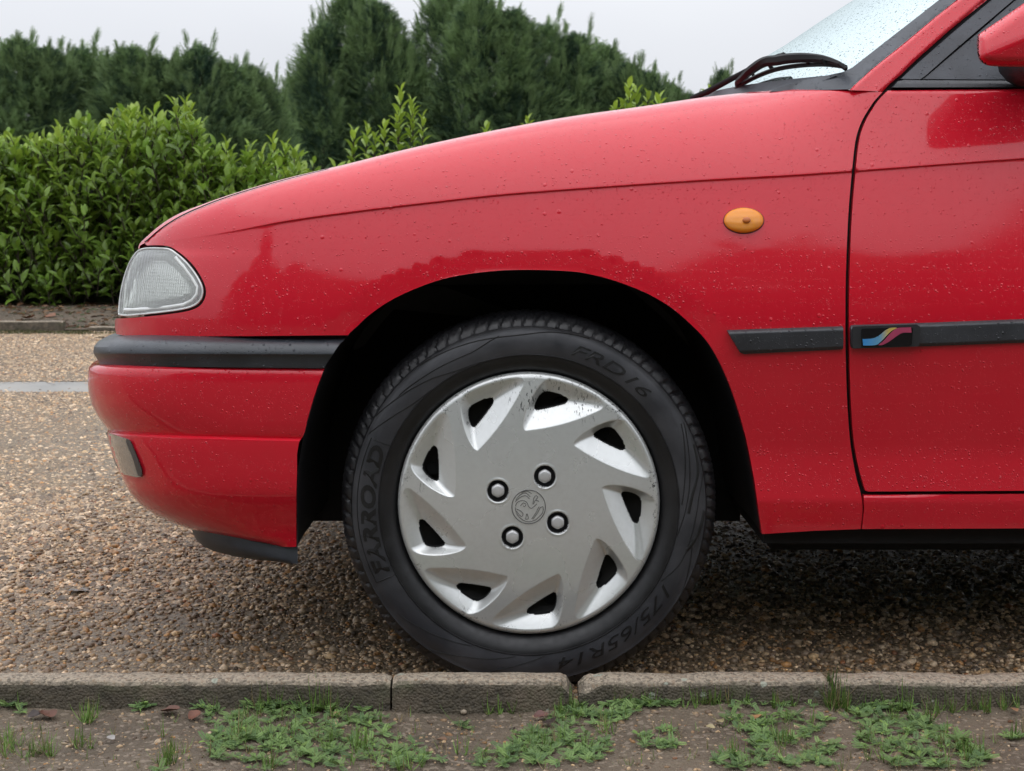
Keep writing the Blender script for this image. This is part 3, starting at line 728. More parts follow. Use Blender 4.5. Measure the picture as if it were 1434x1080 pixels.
# ---- scuttle, windscreen, pillar, door frame
def pil_y(u, v): return Yside(1230., 128.)+.0+math.tan(math.radians(27))*S*(128-np.asarray(v, float))
gl_edge = [(1178, 107), (1194, 95), (1240, 59), (1288, 22), (1311, 3), (1372, -45), (1420, -82)]
EB = [(np.array(P(u, v, float(pil_y(u, v))+.028))) for u, v in gl_edge]
def ws_pt(i, b, out=0.):
    """row i along the pillar, b across 0 near .. 1 far"""
    p = EB[i]; f = i/(len(EB)-1); yn = p[1]; y = yn+(1.69-2*yn)*b; q = 1-(2*b-1)**2
    fwd = (.165-.045*f)
    return (p[0]-fwd*(1-(1-q)**1.25)-out, y, p[2]+(.030-.012*f)*q*0+.012*q*(1-f))
bb = np.linspace(0, 1, 41)
V = [ws_pt(i, b) for i in range(len(EB)) for b in bb]
ws = link('windscreen', mesh_from(V, grid_faces(len(EB), 41)), M['wind'], car)
# rubber edge of the glass and the black band beside the pillar
band = [(1078, 128.5), (1092, 122), (1120, 114), (1150, 107.5), (1180, 101), (1194, 94.5), (1240, 58.5), (1288, 21.5), (1312, 2.5), (1420, -82), (1455, -82), (1338, 1), (1311, 22.5), (1266, 60), (1222, 95.5), (1196, 119), (1190, 125)]
def Yband(u, v):
    red = np.interp(v, [-82, 1, 22, 60, 95, 120, 130], [1443, 1338, 1311, 1266, 1222, 1194, 1184])
    return pil_y(u, v)+.004+np.clip(red-np.asarray(u, float), 0, 80)*S*.72
panel('windscreen_trim', band, Yband, car, M['trim'], 6., (), .01)
pil = [(1190, 126.3), (1196, 120), (1222, 96), (1266, 60.5), (1311, 23), (1338.5, 1), (1443, -82), (1490, -82), (1381, 1), (1328, 44), (1281, 86), (1261, 105.5), (1246, 117.5), (1236, 128.3)]
def Ypil(u, v):
    v = np.asarray(v, float); u = np.asarray(u, float)
    red = np.interp(v, [-82, 1, 22, 60, 95, 120, 130], [1443, 1338, 1311, 1266, 1222, 1194, 1184]); k = u-red
    rt = np.interp(v, [-82, 1, 45, 87, 107, 130], [1489, 1380, 1328, 1281, 1261, 1235])-u
    return pil_y(u, v)-.001+.008*np.clip(1-k/9, 0, 1)**2+.008*np.clip(1-rt/9, 0, 1)**2
panel('windscreen_pillar', pil, Ypil, car, M['paint'], 3., (), .012, edge=3)
panel('door_gap', [(1232, 130), (1258, 104), (1281, 83), (1328, 41), (1382, -3), (1489, -84), (1510, -84), (1400, 1), (1340, 50), (1290, 95), (1262, 121), (1246, 130)], lambda u, v: pil_y(u, v)+.012, car, M['gap'], 8., (), 0)
panel('window_frame', [(1262, 110.5), (1284, 90), (1332, 48), (1388, 1), (1492, -80), (1545, -80), (1418, 1), (1372, 40), (1330, 76), (1296, 106), (1289, 111)], lambda u, v: pil_y(u, v)+.003, car, M['trim'], 7., (), .012)
panel('mirror_sail', [(1292, 110.8), (1299, 106), (1333, 77), (1375, 41.5), (1421, 1.5), (1560, -80), (1640, -80), (1640, 111), (1400, 111.5)], lambda u, v: pil_y(u, v)+.006-.03*sstep(1330, 1420, u)*sstep(60, 105, v)*0, car, M['trim'], 8., (), .012)
panel('waist_seal', [(1250, 122.5), (1258, 113.5), (1266, 111.8), (1290, 112.3), (1400, 113), (1720, 111), (1720, 121.5)], lambda u, v: pil_y(u, v)-.002+.006*sstep(116, 111, v), car, M['black'], 5., (), .01)
panel('door_inner', [(1240, 130), (1258, 108), (1290, 78), (1392, -6), (1495, -84), (1600, -84), (1500, 20), (1500, 128)], lambda u, v: pil_y(u, v)+.016, car, M['gap'], 12., (), 0)
# scuttle between bonnet and glass
V = []; nb2 = 30
for k in range(nb2):
    b = k/(nb2-1); g = ws_pt(0, b); h = bonnet_pt(.985, max(.0, min(1., b)))
    V += [(h[0]+.0, h[1], h[2]-.012), (h[0]+.5*(g[0]-h[0]), .5*(g[1]+h[1]), h[2]*.4+g[2]*.6-.004), (g[0]-.004, g[1], g[2]+.003)]
me = mesh_from(V, [(3*i+j, 3*i+j+1, 3*i+j+4, 3*i+j+3) for i in range(nb2-1) for j in range(2)]); link('scuttle_panel', me, M['trim'], car)
link('dashboard', box_mesh((.62, .95, .16, 1.53, .80, .93)), M['dark'], car)
# wiper
def wp(pts, ya, yb):
    n = len(pts); return [tuple(P(u, v, ya+(yb-ya)*i/(n-1))) for i, (u, v) in enumerate(pts)]
WB = m_simple('wiper_black', (.008, .008, .009), .6, Specular_IOR_Level=.25)
wiper = link('wiper', tube_mesh([(wp([(968, 138), (990, 129), (1018, 114), (1050, 97), (1075, 86), (1092, 80)],   .60, .36), [.005, .006, .0055, .005, .006, .007])], 6, .6), WB, car)
link('wiper_blade', tube_mesh([(wp(smooth_poly([(1031, 124), (1048, 113), (1075, 101), (1100, 94.5), (1130, 91), (1160, 90.5), (1184, 94)], 4), .44, .125), .0042)], 6), WB, wiper)
fr1 = smooth_poly([(1032, 121), (1033, 115), (1040, 109), (1052, 98), (1070, 87), (1088, 84.5), (1105, 82), (1128, 81), (1150, 82.5), (1168, 87), (1181, 92)], 4)
nf = len(fr1)
link('wiper_frame', tube_mesh([(wp(fr1, .44, .125), [.0035+.006*math.sin(math.pi*i/(nf-1)) for i in range(nf)]), (wp([(1052, 98), (1056, 108)], .40, .40), .003), (wp([(1076, 88), (1082, 98)], .33, .33), .004), (wp([(1128, 82), (1133, 90)], .22, .22), .003), (wp([(1150, 83), (1155, 90)], .17, .17), .003), (wp([(1175, 89), (1185, 97)], .13, .12), .004), (wp([(1083, 85), (1099, 79)], .34, .32), .008), (wp([(1128, 82), (1135, 77.5)], .22, .22), .003)], 6), WB, wiper)

# ---- door mirror
mir_out = smooth_poly([(1369, 50), (1368, 64), (1369.5, 80), (1376, 88.5), (1390, 92.8), (1434, 94), (1500, 94), (1540, 88), (1556, 60), (1552, 0), (1530, -40), (1500, -44), (1460, -14), (1434, 4.5), (1400, 28), (1375, 45), (1369, 50)], 4)[:-1]
def Ymir(u, v):
    u = np.asarray(u, float); v = np.asarray(v, float)
    d = dist_poly(u, v, mir_out+[mir_out[0]])
    cr = 82-(u-1369)*.42                                            # chamfer line: upper face leans to the sky, lower face to the ground
    e = np.clip(d/16, 0, 1)
    return -.060+.026*(1-np.sqrt(1-(1-e)**2))+.42*S*(np.sqrt((cr-v)**2+36)+(cr-v))/2+.24*S*(np.sqrt((cr-v)**2+36)-(cr-v))/2
panel('door_mirror', mir_out, Ymir, car, M['paint'], 3., (), .06, edge=3, taper=.35)
link('mirror_arm', tube_mesh([([tuple(P(1440, 80, .09)), tuple(P(1450, 86, .05)), tuple(P(1470, 84, .0))], [.05, .035, .03])], 16), M['black'], car)

# ---- rest of the shell behind the picture: rear flank, roof, far side
V = []
for x in np.linspace(1.098, 3.25, 24):
    for v in (739, 690, 640, 520, 470, 400, 330, 240, 160, 122):
        u = 1720; y = float(Yside(1700., v)); V.append((x, y, H-(v-VH)*S))
link('rear_flank', mesh_from(V, grid_faces(24, 10)), M['paint'], car)
V = []
for x, z, wd in ((.98, 1.13, .60), (1.15, 1.27, .58), (1.35, 1.355, .56), (1.7, 1.38, .56), (2.6, 1.37, .56), (3.2, 1.32, .56)):
    for k in np.linspace(-1, 1, 17): V.append((x, .845+k*wd, z-.05*k**4))
link('roof', mesh_from(V[17:], grid_faces(5, 17)), M['paint'], car)
link('tailgate', mesh_from([(3.25, .06, .24), (3.25, 1.63, .24), (3.2, .28, 1.30), (3.2, 1.41, 1.30)], [(0, 1, 3, 2)]), M['paint'], car)
def mirror_part(o):
    c = o.copy(); COL.objects.link(c); c.parent = car; c.matrix_parent_inverse = Matrix.Translation(CARB).inverted() @ Matrix.Translation((0, 1.69, 0)) @ Matrix.Diagonal((1, -1, 1, 1))
    return c
for q in (fender, door, sill, lamp): mirror_part(q)

# ------------------------------------------------------------------ wheel
WY = .03; KW = S*(D+WY)/D
WC = P(740.5, 704, WY)
wheel = bpy.data.objects.new('wheel', None); COL.objects.link(wheel); wheel.parent = car; wheel.matrix_parent_inverse = Matrix.Translation(CARB).inverted()
wheel.location = tuple(WC); wheel.empty_display_size = .1
wheel['label'] = 'front wheel with scuffed silver wheel cover and black tyre'
prof = [(176, .030), (181, .012), (184.5, .003), (188, -.004), (194, -.010), (201, -.0145), (206.5, -.0165), (207.6, -.0166), (208.2, -.0182), (208.9, -.0182), (209.6, -.0170), (216, -.0183), (224, -.0188), (232, -.0178), (240, -.0150), (244.5, -.0125), (246, -.0128), (247, -.0115), (248, -.0085), (250, -.0075), (253.5, -.0052), (257, -.0015), (260, .0035), (262.4, .010), (264.2, .019), (265.3, .030), (266, .045), (266.4, .07), (266, .10), (264, .122), (258, .138), (240, .153), (215, .157), (190, .145), (176, .115)]
pr = np.array([p[0] for p in prof])*KW; py = np.array([p[1] for p in prof])
def side_y(rpx): return float(np.interp(rpx, [p[0] for p in prof[:24]], [p[1] for p in prof[:24]]))
NS = 720; th = np.arange(NS)*2*math.pi/NS
V = np.zeros((len(prof), NS, 3)); NL = 92
ph = th*NL/(2*math.pi)+.22*np.sin(th*5)+.15*np.sin(th*11+1)
for i in range(len(prof)):
    r = np.full(NS, pr[i]); y = np.full(NS, py[i])
    if 19 <= i <= 30:
        q = (ph+py[i]*26) % 1; g = np.clip(1-np.abs(q-.5)/.13, 0, 1)
        q2 = (ph*2+.5+py[i]*60) % 1; g2 = np.clip(1-np.abs(q2-.5)/.12, 0, 1)
        amt = .0021*min(1, (i-18)/3)
        r = r-amt*np.minimum(1, g*2.2)-(.0012*np.minimum(1, g2*2) if i > 21 else 0); y = y+(.003 if i < 24 else 0)*np.minimum(1, g*2.2)
        r = r+.0006*np.sin(th*211+i)*(i > 21)
    V[i, :, 0] = r*np.cos(th); V[i, :, 1] = y; V[i, :, 2] = r*np.sin(th)
V[:, :, 2] = np.maximum(V[:, :, 2], GZ+.001-WC[2])
F = grid_faces(len(prof), NS, True)
me = mesh_from(V.reshape(-1, 3), F); me.materials.append(M['tyre']); me.materials.append(M['tyre2'])
mi = np.zeros(len(F), np.int32)
for i in range(10, 16): mi[i*NS:(i+1)*NS] = 1
bm = bmesh.new(); bm.from_mesh(me); bmesh.ops.recalc_face_normals(bm, faces=bm.faces); bm.to_mesh(me); bm.free()
me.polygons.foreach_set('material_index', mi); me.polygons.foreach_set('use_smooth', [True]*len(F)); me.set_sharp_from_angle(angle=math.radians(38))
tyre = bpy.data.objects.new('tyre', me); COL.objects.link(tyre); tyre.parent = wheel

def text_mesh(body, shear=.0, bold=.0):
    c = bpy.data.curves.new('t', 'FONT'); c.body = body; c.size = 1; c.extrude = .02; c.shear = shear; c.offset = bold; c.resolution_u = 4
    to = bpy.data.objects.new('t', c); COL.objects.link(to); me = bpy.data.meshes.new_from_object(to)
    co = np.zeros(len(me.vertices)*3); me.vertices.foreach_get('co', co); co = co.reshape(-1, 3)
    bpy.data.objects.remove(to); return me, co
def arc_text(body, a0, a1, r0, r1, mat, shear=0., bold=0., lift=.0009):
    me, co = text_mesh(body, shear, bold); x0, x1 = co[:, 0].min(), co[:, 0].max(); y0, y1 = co[:, 1].min(), co[:, 1].max()
    a = np.radians(a0+(a1-a0)*(co[:, 0]-x0)/(x1-x0)); r = r0+(r1-r0)*(co[:, 1]-y0)/(y1-y0)
    yy = np.array([side_y(q) for q in r])-np.where(co[:, 2] > 0, lift, -.001)
    co2 = np.stack([r*KW*np.cos(a), yy, r*KW*np.sin(a)], 1); me.vertices.foreach_set('co', co2.ravel().astype(np.float32)); me.update()
    bm = bmesh.new(); bm.from_mesh(me); bmesh.ops.recalc_face_normals(bm, faces=bm.faces); bm.to_mesh(me); bm.free()
    return link('tyre_lettering', me, mat, wheel)
arc_text('FARROAD', 205.5, 158.5, 212.5, 234.5, M['letter'], .18, .04)
arc_text('FRD16', 74.5, 42.5, 216.5, 232.5, M['letter'], .3, .0)
arc_text('175/65R14', -30.5, -80, 216.5, 232.5, M['letter'], .3, .0)
def swirl(pts, rad=.0008):
    A = np.radians([p[0] for p in pts]); R_ = [p[1] for p in pts]; aa = np.linspace(0, len(pts)-1, 40)
    a = np.interp(aa, range(len(pts)), A); r = curve(list(zip(range(len(pts)), R_)))(aa)
    return ([(q*KW*math.cos(x), side_y(q)-.0002, q*KW*math.sin(x)) for x, q in zip(a, r)], rad)
sw = [swirl([(157, 210), (157, 236)]), swirl([(157, 238), (180, 239), (207, 238)]), swirl([(207, 238), (207.5, 211)]), swirl([(150, 246), (140, 234), (128, 222), (117, 211), (108, 209)]), swirl([(156, 243), (146, 224), (137, 212), (130, 209)]),
      swirl([(128, 246), (112, 240), (95, 236), (82, 242), (70, 246)]), swirl([(140, 236), (126, 229), (112, 226), (100, 238)]), swirl([(28, 244), (16, 232), (6, 224), (-4, 216), (-12, 210)]), swirl([(10, 246), (2, 236), (-8, 231), (-20, 226), (-30, 212)]), swirl([(28, 240), (12, 222), (0, 212)]), swirl([(-12, 232), (-22, 240), (-30, 246)]),
      swirl([(-84, 211), (-92, 220), (-100, 232), (-107, 245)]), swirl([(-95, 211), (-104, 220), (-114, 230), (-124, 244)]), swirl([(-112, 211), (-125, 222), (-140, 236)])]
o = link('tyre_pattern', tube_mesh(sw, 5), M['letter'], wheel); o['kind'] = 'stuff'
dk = [swirl([(20, 244), (12, 240), (2, 226), (-3, 222)], .0022), swirl([(-2, 244), (-10, 238), (-16, 228)], .0028)]
for q in dk: link('tyre_pattern', tube_mesh([q], 6, .35), M['letter'], wheel)

# wheel cover: pressed sheet with nine swept pockets
T_, U_, W_ = np.array([59., 85.]), np.array([131., 119.]), np.array([171., 34.])
def smin(a, b, k):
    h = np.clip(.5+.5*(b-a)/k, 0, 1); return b*(1-h)+a*h-k*h*(1-h)
def pocket(x, z):
    best = np.zeros_like(x); r = np.hypot(x, z)
    for i in range(9):
        a = math.radians(40*i-40); c, s_ = math.cos(a), math.sin(a); px = c*x+s_*z; pz = -s_*x+c*z
        e = U_-T_; l = np.hypot(*e); e = e/l; q = (px-T_[0])*e[0]+(pz-T_[1])*e[1]; nn = -((px-T_[0])*(-e[1])+(pz-T_[1])*e[0]); sl = np.clip(q/l, -.2, 1.2)
        dTU = nn+8*4*sl*(1-sl)*.9
        f = W_-T_; l2 = np.hypot(*f); f = f/l2; q2 = np.clip(((px-T_[0])*f[0]+(pz-T_[1])*f[1])/l2, -.2, 1.2); dTW = ((px-T_[0])*(-f[1])+(pz-T_[1])*f[0])+6*4*q2*(1-q2)
        dUW = 176.5-r
        ok = (dTU > -3) & (dTW > -3) & (q2 > -.05)
        d = smin(smin(1.25*dTU, .50*dUW+.004*dUW**2, 8.), .42*dTW+.0016*dTW**2, 7.)
        best = np.where(ok, np.maximum(best, d), best)
    return best
NT = 1080
rr = np.concatenate([np.linspace(0.5, 40, 30)[:-1], np.linspace(40, 176, 121), [178.5, 180.5, 182, 183, 183.4, 183.2, 181, 179]]); NR_ = len(rr)
tt = np.arange(NT)*2*math.pi/NT; Rg, Tg = np.meshgrid(rr, tt, indexing='ij'); X_, Z_ = Rg*np.cos(Tg), Rg*np.sin(Tg)
base = -.024+.0145*(Rg/176)**2.2
tail = [-.0083, -.0070, -.0052, -.003, .000, .004, .008, .010]
base[150:] = np.array(tail)[:, None]
dp = pocket(X_, Z_); dp[150:] = 0
HB = 11.4
hole = dp > HB
yv = base+np.where(hole, .0, np.minimum(dp, HB)*KW*1.25)
yv = np.where(hole, yv+HB*KW*1.25+.007, yv)
bolts = [(-43, 20), (22, 40), (40, -24), (-23, -44)]
db = np.min([np.hypot(X_-bx, Z_-bz) for bx, bz in bolts], 0)
yv = yv+.007*sstep(15.6, 13.6, db)-.0007*np.exp(-((db-17)/1.4)**2)
V = np.stack([X_*KW, yv, Z_*KW], -1).reshape(-1, 3)
hf = hole.reshape(-1); dbf = db.reshape(-1); F = []; mi = []
for f in grid_faces(NR_, NT, True):
    if hf[f[0]] and hf[f[1]] and hf[f[2]] and hf[f[3]]: continue
    F.append(f); mi.append(1 if max(dbf[list(f)]) < 15.2 or hf[f[0]] or hf[f[1]] or hf[f[2]] or hf[f[3]] else 0)
b0 = len(V); V = np.concatenate([V, [[0, -.024, 0]]])
for j in range(NT): F.append((j, b0, (j+1) % NT)); mi.append(0)
me = mesh_from(V, F); me.materials.append(M['cover']); me.materials.append(M['gap'])
bm = bmesh.new(); bm.from_mesh(me); bmesh.ops.recalc_face_normals(bm, faces=bm.faces); bm.to_mesh(me); bm.free()
me.polygons.foreach_set('material_index', mi); me.polygons.foreach_set('use_smooth', [True]*len(F)); me.set_sharp_from_angle(angle=math.radians(50))
cover = bpy.data.objects.new('wheel_cover', me); COL.objects.link(cover); cover.parent = wheel
cover['label'] = 'silver plastic wheel cover with nine swept openings and kerb scuffs'
# steel rim behind
prf = [(10, .035), (60, .030), (95, .040), (120, .030), (150, .034), (170, .022), (180, .016), (182, .10), (178, .14)]
V = [(r*KW*math.cos(a), y, r*KW*math.sin(a)) for r, y in prf for a in np.arange(64)*2*math.pi/64]
link('rim', mesh_from(V, grid_faces(len(prf), 64, True)), M['steel'], wheel)
vv = []
for i in range(12):                                                  # round vents pressed through the rim
    a = math.radians(30*i+12); V = [((142*math.cos(a)+9*math.cos(q))*KW, .024, (142*math.sin(a)+9*math.sin(q))*KW) for q in np.arange(14)*2*math.pi/14]
    V += [(x, y+.02, z) for x, y, z in V]
    link('rim_vent', mesh_from(V, [tuple(range(14))]+[(k, k+14, (k+1) % 14+14, (k+1) % 14) for k in range(14)], False), M['gap'], wheel)
for bx, bz in bolts:
    V = []
    for k, (r, y) in enumerate([(9.6, -.0115), (9.6, -.0195), (8.7, -.0212), (6, -.0222), (2, -.0225)]):
        for q in range(24):
            a = 2*math.pi*q/24+.2; hx = r*(1-.07*max(0, (k < 3))*(.5+.5*math.cos(6*a))); V.append(((bx+hx*math.cos(a))*KW, y, (bz+hx*math.sin(a))*KW))
    F = grid_faces(5, 24, True); F.append(tuple(range(96, 120)))
    me = mesh_from(V, F); bm = bmesh.new(); bm.from_mesh(me); bmesh.ops.recalc_face_normals(bm, faces=bm.faces); bm.to_mesh(me); bm.free(); me.set_sharp_from_angle(angle=math.radians(45))
    link('wheel_bolt', me, M['bolt'], wheel)
# round emblem pressed into the middle of the cover
def em(pts, r=.00045):
    return ([((x-720)/165*23.2*KW-.5*KW, -.0242+.0, -(y-550)/165*23.2*KW-1.6*KW) for x, y in smooth_poly(pts, 4)], r)
E = [em([(720+165*math.cos(a), 550+165*math.sin(a)) for a in np.linspace(0, 2*math.pi, 33)], .0006),
     em([(595, 480), (640, 430), (690, 413), (735, 450)]), em([(588, 500), (640, 455), (690, 440), (728, 470)]), em([(650, 410), (700, 395), (750, 420)]), em([(588, 545), (610, 505), (660, 487), (700, 505), (718, 545)]), em([(640, 540), (665, 512), (692, 525), (680, 548), (665, 538)]),
     em([(762, 525), (770, 470), (790, 440), (812, 455), (792, 478), (822, 496), (786, 486), (770, 520)]), em([(720, 545), (745, 565), (775, 545), (800, 520)]), em([(600, 570), (640, 590), (665, 620), (650, 645), (622, 620), (600, 590)]), em([(690, 672), (702, 618), (716, 665), (690, 672)]),
     em([(750, 668), (790, 610), (822, 548)]), em([(762, 672), (804, 614), (836, 556)]), em([(836, 556), (862, 552), (856, 610), (800, 668)]), em([(588, 555), (596, 600), (622, 645), (680, 688), (742, 694), (800, 672)])]
link('emblem', tube_mesh(E, 5), M['engrave'], wheel)
# far front wheel, its plain tyre only
fw = bpy.data.objects.new('wheel', None); COL.objects.link(fw); fw.parent = car; fw.matrix_parent_inverse = Matrix.Translation(CARB).inverted(); fw.location = (WC[0], 1.69-WY, WC[2]); fw.scale = (1, -1, 1)
for q in (tyre, cover):
    c = q.copy(); COL.objects.link(c); c.parent = fw

# ------------------------------------------------------------------ kerb in front
KY0, KY1 = -.198, -.152
def kerb_block(name, x0, x1, y0, y1, zb, zt, label, seed, chipL=0., chipR=0., group='concrete kerb edging'):
    nx = max(8, int((x1-x0)/.008)); prof_ = [(y0, zb), (y0, zb+.02), (y0+.0005, zb+.045), (y0, zt-.012), (y0+.001, zt-.006), (y0+.004, zt-.002), (y0+.010, zt), (.5*(y0+y1), zt+.001), (y1-.006, zt), (y1, zt-.005), (y1, zb)]
    xs = np.linspace(x0, x1, nx); V = []
    for i, x in enumerate(xs):
        for j, (y, z) in enumerate(prof_):
            p = Vector((x*28+seed*7, y*28, z*28)); dz = .0022*noise.noise(p)+.003*noise.noise(Vector((x*7, seed, 0))); dy = .002*noise.noise(p+Vector((9, 9, 9)))
            el = min(1, (x-x0)/.006); er = min(1, (x1-x)/.006)
            zz = z+(dz if j > 1 else 0)-(.004*(1-min(el, er))**2 if 3 <= j <= 9 else 0)
            if chipL and 2 <= j <= 9: zz -= max(0, chipL-(x-x0)*.55+.006*noise.noise(Vector((x*60, j, 1))))*(.9 if j < 8 else .55)
            if chipR and 2 <= j <= 9: zz -= max(0, chipR-(x1-x)*1.4+.008*noise.noise(Vector((x*60, j, 1))))*(1 if j < 8 else .6)
            V.append((x, y+dy, max(zz, zb)))
    n = len(prof_); F = grid_faces(nx, n, False, True)
    F += [tuple(range(n)), tuple(range((nx-1)*n, nx*n))[::-1]]
    me = mesh_from(V, F); bm = bmesh.new(); bm.from_mesh(me); bmesh.ops.recalc_face_normals(bm, faces=bm.faces); bm.to_mesh(me); bm.free(); me.set_sharp_from_angle(angle=math.radians(45))
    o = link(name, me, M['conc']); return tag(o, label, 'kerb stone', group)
def kx(u): return (u-U0)/2000*2.0
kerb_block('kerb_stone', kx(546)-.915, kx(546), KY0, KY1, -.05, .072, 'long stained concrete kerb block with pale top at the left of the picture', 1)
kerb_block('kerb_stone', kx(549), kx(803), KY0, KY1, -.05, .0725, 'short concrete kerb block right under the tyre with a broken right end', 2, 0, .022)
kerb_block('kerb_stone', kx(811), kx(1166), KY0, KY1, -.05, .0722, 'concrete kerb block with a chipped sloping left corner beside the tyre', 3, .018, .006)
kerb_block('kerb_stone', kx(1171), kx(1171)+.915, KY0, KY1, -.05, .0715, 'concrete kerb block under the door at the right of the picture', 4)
# far kerb
fk = lambda u: (u-U0)/2000*9.55
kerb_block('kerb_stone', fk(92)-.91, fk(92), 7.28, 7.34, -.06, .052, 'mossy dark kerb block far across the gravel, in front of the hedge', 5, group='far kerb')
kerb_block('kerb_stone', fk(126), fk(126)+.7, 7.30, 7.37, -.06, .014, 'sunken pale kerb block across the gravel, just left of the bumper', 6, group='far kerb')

# ------------------------------------------------------------------ loose gravel
ICO_V = []; bm = bmesh.new(); bmesh.ops.create_icosphere(bm, subdivisions=1, radius=1); bm.verts.ensure_lookup_table()
ICO_V = np.array([v.co[:] for v in bm.verts]); ICO_F = np.array([[v.index for v in f.verts] for f in bm.faces]); bm.free()
OCT_V = np.array([[1, 0, 0], [0, 1, 0], [-1, 0, 0], [0, -1, 0], [0, 0, 1.]]); OCT_F = np.array([[0, 1, 4], [1, 2, 4], [2, 3, 4], [3, 0, 4]])
STONE = np.array([(.13, .10, .075), (.27, .205, .14), (.40, .335, .255), (.33, .205, .095), (.44, .40, .345), (.22, .19, .165), (.56, .50, .42), (.09, .075, .062), (.30, .26, .215), (.47, .385, .27), (.24, .12, .065)])
STONE = STONE*np.array([1.12, .92, .70])
SW = np.array([.12, .15, .16, .08, .12, .12, .05, .06, .08, .05, .01])
def stones(pos, size, BV, BF, smooth, tone=1.0, flat=(.45, .8)):
    n = len(pos); k = len(BV)
    sc3 = np.stack([size*rng.uniform(.8, 1.25, n), size*rng.uniform(.65, 1.0, n), size*rng.uniform(*flat, n)], 1)
    W = BV[None]*sc3[:, None]*(1+rng.uniform(-.18, .18, (n, k, 1)))
    a = rng.uniform(0, 2*math.pi, n); c, s_ = np.cos(a), np.sin(a)
    X = W[:, :, 0]*c[:, None]-W[:, :, 1]*s_[:, None]; Y = W[:, :, 0]*s_[:, None]+W[:, :, 1]*c[:, None]; Z = W[:, :, 2]+rng.uniform(-.3, .3, (n, 1))*W[:, :, 0]
    V = np.stack([X, Y, Z], -1)+pos[:, None]
    F = (BF[None]+(np.arange(n)*k)[:, None, None]).reshape(-1, 3)
    col = STONE[rng.choice(len(STONE), n, p=SW/SW.sum())]*rng.uniform(.5, 1.35, (n, 1))*tone*1.3
    return V.reshape(-1, 3), F, np.repeat(col, k, 0)
mstone = m_tint('wet_stone', .42, .45)
def gz(x, y): return GZ
n1 = 66000; x = rng.uniform(-1.15, 1.25, n1); y = -.152+2.4*rng.random(n1)**1.75
sz = np.clip(rng.lognormal(math.log(.0034), .45, n1), .0016, .011)
V, F, C_ = stones(np.stack([x, y, GZ+sz*.15], 1), sz, ICO_V, ICO_F, True, .95, (.4, .75))
o = link('gravel', fast_mesh(V, F, C_, True), mstone); tag(o, 'loose wet tan and brown gravel under and around the car', 'gravel', kind='stuff')
n2 = 95000; d = np.sqrt(rng.uniform(2.7**2, 9.5**2, n2)); uu = rng.uniform(-30, 560, n2)
x = (uu-U0)/2000*d; y = d-D
n4 = 24000; x = np.concatenate([x, rng.uniform(-2.3, -1.05, n4)]); y = np.concatenate([y, rng.uniform(-.15, 1.6, n4)]); d = y+D; n2 = len(x)
j_ = rng.exponential(.025, n2)-.02; keep = (y < CH0+j_) | (y > CH1-j_); x, y, d = x[keep], y[keep], d[keep]; n2 = len(x)
sz = np.clip(rng.lognormal(math.log(.0052), .42, n2), .0028, .015)
V, F, C_ = stones(np.stack([x, y, GZ+np.zeros(n2)], 1), sz, OCT_V, OCT_F, False, 1.08, (.35, .6))
o = link('gravel', fast_mesh(V, F, C_, True), mstone); tag(o, 'wet tan gravel spread out towards the far kerb', 'gravel', kind='stuff')
n3 = 5200; x = rng.uniform(-.9, .95, n3); y = rng.uniform(-.55, -.214, n3); z = np.array([soil_at(a, b) for a, b in zip(x, y)])
sz = np.clip(rng.lognormal(math.log(.0017), .5, n3), .0008, .008)
V, F, C_ = stones(np.stack([x, y, z], 1), sz, ICO_V, ICO_F, True, .8)
o = link('soil_pebbles', fast_mesh(V, F, C_, True), mstone); tag(o, 'tiny pebbles and crumbs scattered on the soil verge', 'pebbles', kind='stuff')

# ------------------------------------------------------------------ foliage builders
LEAF = np.array([(0, 0, 0), (-.30, .25, .07), (0, .25, -.02), (.30, .25, .07), (-.46, .58, .08), (0, .58, -.03), (.46, .58, .08), (-.28, .86, .02), (0, .86, -.07), (.28, .86, .02), (0, 1.06, -.16)], float)
LEAF_F = [(0, 2, 1), (0, 3, 2), (1, 2, 5), (1, 5, 4), (2, 3, 6), (2, 6, 5), (4, 5, 8), (4, 8, 7), (5, 6, 9), (5, 9, 8), (7, 8, 10), (8, 9, 10)]
def frames(dirs, ups):
    y = dirs/np.linalg.norm(dirs, axis=1)[:, None]; x = np.cross(y, ups); x /= np.linalg.norm(x, axis=1)[:, None]+1e-9; z = np.cross(x, y); return x, y, z
def batch(shape, faces, pos, dirs, ups, L, Wd, cols):
    x, y, z = frames(dirs, ups); n = len(pos); k = len(shape)
    V = pos[:, None]+shape[None, :, 0, None]*(x*Wd[:, None])[:, None]+shape[None, :, 1, None]*(y*L[:, None])[:, None]+shape[None, :, 2, None]*(z*L[:, None])[:, None]
    F = (np.array(faces)[None]+(np.arange(n)*k)[:, None, None]).reshape(-1, 3)
    return V.reshape(-1, 3), F, np.repeat(cols, k, 0)
mleaf = m_foliage('laurel_leaf', rough=.34, spec=.55, trans=.34); mneedle = m_foliage('conifer_spray', rough=.65, spec=.3, trans=.25)
mweed = m_foliage('weed_leaf', rough=.55, spec=.35, trans=.2); mbark = m_simple('bark', (.055, .042, .032), .9)

